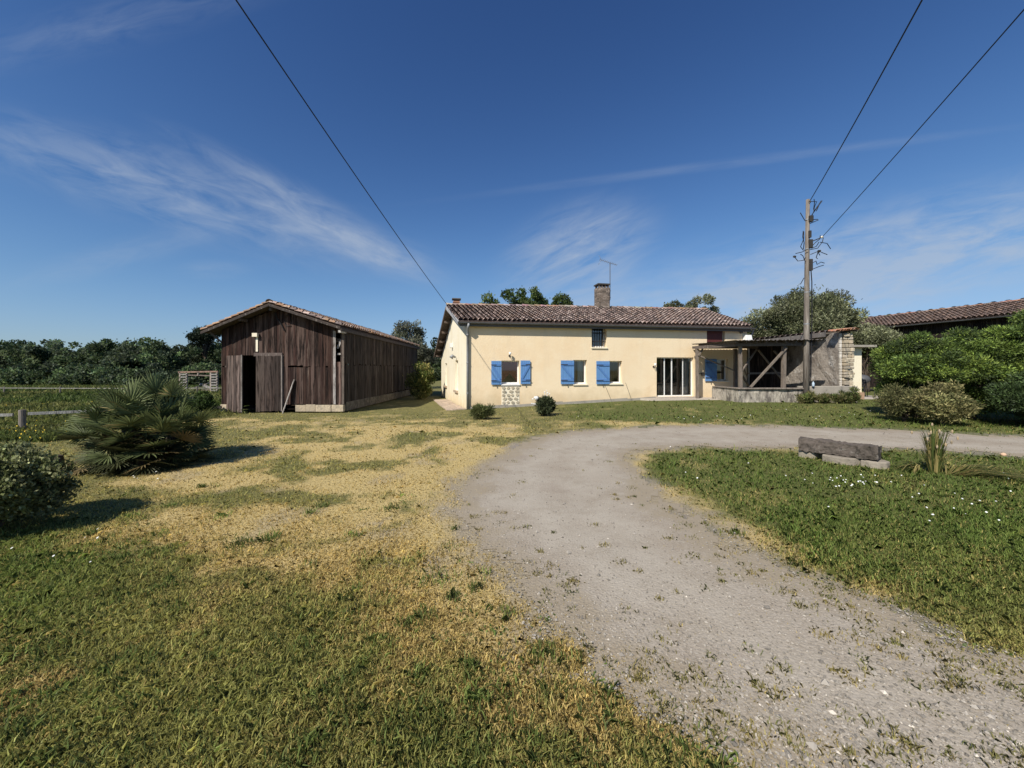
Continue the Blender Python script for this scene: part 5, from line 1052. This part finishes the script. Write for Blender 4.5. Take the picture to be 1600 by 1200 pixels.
shrub('evergreen_shrub', 'tallest evergreen shrub at the right edge of the photo', 15.9, 11.3, 1.5, 1.4, 3.55, 120, .33, 78000, .10, .026, YEW, group=G_, lift=.05, **hedge)
shrub('evergreen_shrub', 'dark low evergreen shrub at the right edge in front of the tallest one', 14.6, 10.6, 1.2, .8, 1.6, 60, .32, 36000, .09, .024, [(.04, .065, .02), (.055, .085, .026), (.03, .048, .017)], group=G_, **hedge)
shrub('evergreen_shrub', 'evergreen shrub beyond the right edge of the lawn', 17.6, 10.6, 1.5, 1.3, 3.0, 60, .42, 20000, .16, .04, YEW, group=G_, **hedge)
shrub('pale_shrub', 'pale yellow leaved shrub at the foot of the evergreen hedge', 12.3, 10.95, .86, .6, 1.1, 46, .2, 8500, .10, .03, [(.26, .235, .10), (.36, .32, .15), (.17, .17, .07), (.11, .12, .045)], lift=.10, out=.7, shell=(.3, 1.3))
shrub('pale_shrub', 'dull olive shrub under the leftmost evergreen of the hedge', 11.95, 11.7, .75, .6, .95, 36, .2, 5200, .10, .03, [(.13, .13, .055), (.085, .09, .035), (.18, .165, .075)], lift=.12, out=.7, shell=(.3, 1.3))
for (px_, D_, h, rx, lab) in ((1262, 16.55, .50, .62, 'leafy weed clump at the foot of the utility pole'), (1290, 16.6, .38, .66, 'low weed clump against the concrete base right of the pole'), (1312, 16.5, .62, .42, 'taller weed clump in front of the broken stone end'), (1332, 16.6, .75, .25, 'upright weed clump beneath the cream outbuilding')):
    shrub('weed_clump', lab, (px_-800)/600*D_, D_, rx, .3, h, 14, .10, 1100, .17, .03, [(.10, .13, .04), (.14, .165, .055), (.07, .09, .03), (.2, .18, .08)], cat='weeds', group='weeds along the low wall', out=1.2, upb=.7, shell=(.2, 1.5))
for (x, y, h, rx, lab) in ((-13.15, 16.4, .75, .45, 'nettle clump at the left corner of the timber barn'), (-14.2, 17.6, .9, .6, 'taller nettle clump left of the timber barn')):
    shrub('weed_clump', lab, x, y, rx, .4, h, 18, .18, 1800, .14, .05, [(.05, .085, .02), (.07, .105, .03), (.04, .06, .018)], cat='weeds', group='nettles by the barn')
# ornamental grass and fallen stalks
def stalks(name, label, x, y, n, hmin, hmax, spread, flat, heads_=True, az=None):
    z = gz(x, y); o = thing(name, label, 'ornamental grass', (x, y, z)); mb = MB(); mh = MB()
    for k in range(n):
        a = random.uniform(0, 2*math.pi) if az is None else random.gauss(az, .45); h = random.uniform(hmin, hmax); r0 = random.uniform(0, spread*.35); ln = random.uniform(.15, 1)*spread if not flat else random.uniform(.4, 1)*spread
        b = Vector((x+r0*math.cos(a), y+r0*math.sin(a)*.8, z-.01)); d = Vector((math.cos(a), math.sin(a), 0)); bend = random.uniform(.0, .25)
        pts = [b, b+d*ln*.25+Vector((0, 0, h*(.5 if not flat else .9))), b+d*ln*.6+Vector((0, 0, h*(.85 if not flat else .8))), b+d*ln+Vector((0, 0, h*(1-bend) if not flat else h*.25))]
        t = random.random(); g = random.uniform(.7, 1.3); c = tuple(q*g for q in ((.10, .13, .035) if t < .5 else (.34, .28, .11) if t < .8 else (.20, .19, .06)))
        s = Vector((-d.y, d.x, 0))*random.uniform(.004, .009); V = []
        for i, p in enumerate(pts): f = (1, .9, .7, .15)[i]; V += [p-s*f, p+s*f]
        mb.add(V, [(2*i, 2*i+1, 2*i+3, 2*i+2) for i in range(3)], c)
        if heads_ and random.random() < .14 and h > hmax*.62: mh.ball(pts[3], (.014, .014, .03), (.46, .34, .2), 6, 4)
    mb.build('blades', MAT['grass'], o)
    if heads_: mh.build('seed_heads', MAT['stone'], o)
stalks('ornamental_grass', 'upright clump of half dry ornamental grass beside the gravel drive', *gp(1460, 738), 260, .25, .80, .22, False)
stalks('ornamental_grass', 'flattened yellow stalks fallen to the right of the grass clump', *gp(1478, 742), 150, .04, .20, 1.25, True, False, az=-.1)
stalks('ornamental_grass', 'short dry tuft sprawling to the left of the grass clump', *gp(1437, 736), 70, .05, .18, .40, True, False, az=2.9)

# ------------------------------------------------------------------ stone beam on the island
sbz = gz(5.7, 6.7); st = thing('stone_beam', 'weathered squared stone beam lying on flat slabs beside the drive', 'stone', (5.7, 6.7, sbz))
a = Vector((5.36, 7.12, 0)); b = Vector((6.02, 6.28, 0)); dr_ = (b-a).normalized(); nr_ = Vector((-dr_.y, dr_.x, 0))*-1
me = bmesh.new(); nl = 26
def ring(f, sx):
    p = a.lerp(b, f); z0 = sbz+.13+.0*f; w_, h = .27, .215; out = []
    for (u_, v_) in ((-.5, 0), (-.18, 0), (.18, 0), (.5, 0), (.5, .33), (.5, .7), (.46, .98), (.2, 1.02), (-.15, 1.0), (-.46, .97), (-.5, .68), (-.5, .32)):
        j = .02; out.append(Vector((p.x+nr_.x*(u_*w_+random.uniform(-j, j)), p.y+nr_.y*(u_*w_+random.uniform(-j, j)), z0+v_*h+random.uniform(-j, j))))
    return out
mb = MB(); V = []; 
for i in range(nl+1): V += ring(i/nl, 0)
mb.add(V, [(i*12+k, i*12+(k+1) % 12, (i+1)*12+(k+1) % 12, (i+1)*12+k) for i in range(nl) for k in range(12)]+[tuple(range(11, -1, -1)), tuple(nl*12+k for k in range(12))], (.12, .10, .085))
mb.build('beam', material('old_beam', (1, 1, 1), .95, attr=True, var=[(3, 9, .45, .65, (.07, .06, .05)), (8, 8, .58, .72, (.27, .245, .215))], bump=(14, 1.0, .04), spec=.1), st, smooth=False)
for (f, off, L_, W_, H_, rz, g) in ((.10, -.08, .38, .34, .11, .3, 1.0), (.40, -.15, .42, .32, .12, -.75, .95), (.68, -.14, .46, .34, .12, -.9, 1.05), (.93, -.02, .36, .36, .10, -.6, 1.1), (.55, .1, .5, .3, .11, -.8, .9)):
    p = a.lerp(b, f)+nr_*-off*-1; mb = MB(); k = 9; poly = [(p.x+L_*.5*math.cos(2*math.pi*i/k)*random.uniform(.85, 1.15)*math.cos(rz)-W_*.5*math.sin(2*math.pi*i/k)*math.sin(rz), p.y+L_*.5*math.cos(2*math.pi*i/k)*math.sin(rz)+W_*.5*math.sin(2*math.pi*i/k)*math.cos(rz)*random.uniform(.85, 1.15)) for i in range(k)]
    mb.prism(poly, sbz-.03, sbz+H_+.01, (.27*g, .235*g, .19*g)); s_ = mb.build('flat_stone', MAT['stone'], None, bevel=.02); props(s_, ['flat slab under the left end of the stone beam', 'flat slab left of centre under the stone beam', 'flat slab right of centre under the stone beam', 'flat slab under the right end of the stone beam', 'flat slab behind under the middle of the stone beam'][[.10, .40, .68, .93, .55].index(f)], 'stone', 'slabs under the stone beam')
mb = MB(); q = gp(1568, 712); mb.ball((q[0], q[1], gz(*q)+.02), (.045, .04, .035), (.62, .42, .28), 8, 6, .12); props(mb.build('fallen_stone', MAT['stone'], None, True), 'small buff stone at the drive edge right of the grass clump', 'stone')

# ------------------------------------------------------------------ paddock fences, pallet frame, odds and ends
fc = thing('paddock_fence', 'nearer wooden fence with round posts and pale rails left of the palm', 'fence', (-12.7, 10, gz(-12.7, 10)))
for (x, y) in ((-12.75, 10.0), (-15.1, 9.2), (-10.4, 11.3)):
    z = gz(x, y); mb = MB(); mb.tube([(x, y, z-.1), (x, y, .56)], [.07, .066], 10); mb.build('post', MAT['pole'], fc)
for p, q in (((-15.6, 9.0, .44), (-12.9, 9.93, .44)), ((-12.6, 10.0, .46), (-10.5, 11.25, .47))):
    mb = MB(); mb.beam(p, q, .05, .07, (.33, .32, .29)); mb.build('rail', MAT['grey_wood'], fc)
ff = thing('paddock_fence', 'distant low fence with a thin pale rail at the foot of the woodland', 'fence', (-32, 30, gz(-32, 30)))
pts = [(-46, 31.5), (-41, 31), (-36, 30.6), (-30, 30.2), (-25, 30.5), (-21, 31)]
for (x, y) in pts: mb = MB(); z = gz(x, y); mb.tube([(x, y, z-.1), (x, y, z+.72)], .05, 6); mb.build('post', MAT['pole'], ff)
for (x, y), (x2, y2) in zip(pts, pts[1:]): mb = MB(); mb.beam((x, y, gz(x, y)+.60), (x2, y2, gz(x2, y2)+.60), .04, .05, (.34, .32, .29)); mb.build('rail', MAT['grey_wood'], ff)
PD = 36.; pz = EYE-(613-578)*PD/600; pf = thing('pallet_frame', 'open wooden frame of upright pallets left of the barn', 'frame', ((310-800)/600*PD, PD, pz))
def pp(x, y, d=0): v = at(x, y, PD+d); return v
mb = MB()
for x in (281.5, 292, 329.5, 339.5): mb.beam(pp(x, 613), pp(x, 581.5), .13, .12, (.36, .30, .25))
mb.beam(pp(279, 581.5), pp(341, 580.5), .12, .14, (.32, .20, .15)); mb.beam(pp(310, 581), pp(309.5, 587), .1, .12, (.45, .36, .3)); pieces(mb, 'upright', MAT['grey_wood'], pf)
for xa, xb in ((282.5, 291.5), (330, 339)):
    mb = MB()
    for k in range(7): y = 585+k*4.2; mb.beam(pp(xa, y, -.08), pp(xb, y, -.08), .04, .13, (.30, .28, .26))
    mb.build('pallet', MAT['grey_wood'], pf)
mb = MB(); mb.beam(pp(292, 610, .9), pp(329, 609, .9), .1, .12, (.2, .17, .15)); mb.beam(pp(292, 586, 1.), pp(329, 587, 1.), .08, .1, (.22, .18, .15)); mb.beam(pp(294, 609, .9), pp(328, 598, .9), .08, .1, (.3, .26, .22)); mb.beam(pp(312, 600, .9), pp(329, 606, .9), .08, .2, (.3, .28, .26)); pieces(mb, 'cross_rail', MAT['grey_wood'], pf)
FJ = [((272, 622, 19), (310, 619, 20), .09, 'pale rail lying in the weeds left of the barn'), ((303, 621, 18), (311, 640, 16.6), .10, 'grey board leaning in the weeds left of the barn'), ((300, 641, 16.2), (346, 636, 16.6), .14, 'dark log lying along the grass left of the barn')]
for p, q, w_, lab in FJ: mb = MB(); mb.beam(at(*p), at(*q), w_, w_*.7, (.34, .31, .28) if 'dark' not in lab else (.08, .07, .06)); props(mb.build('fallen_rail', MAT['grey_wood']), lab, 'rail')
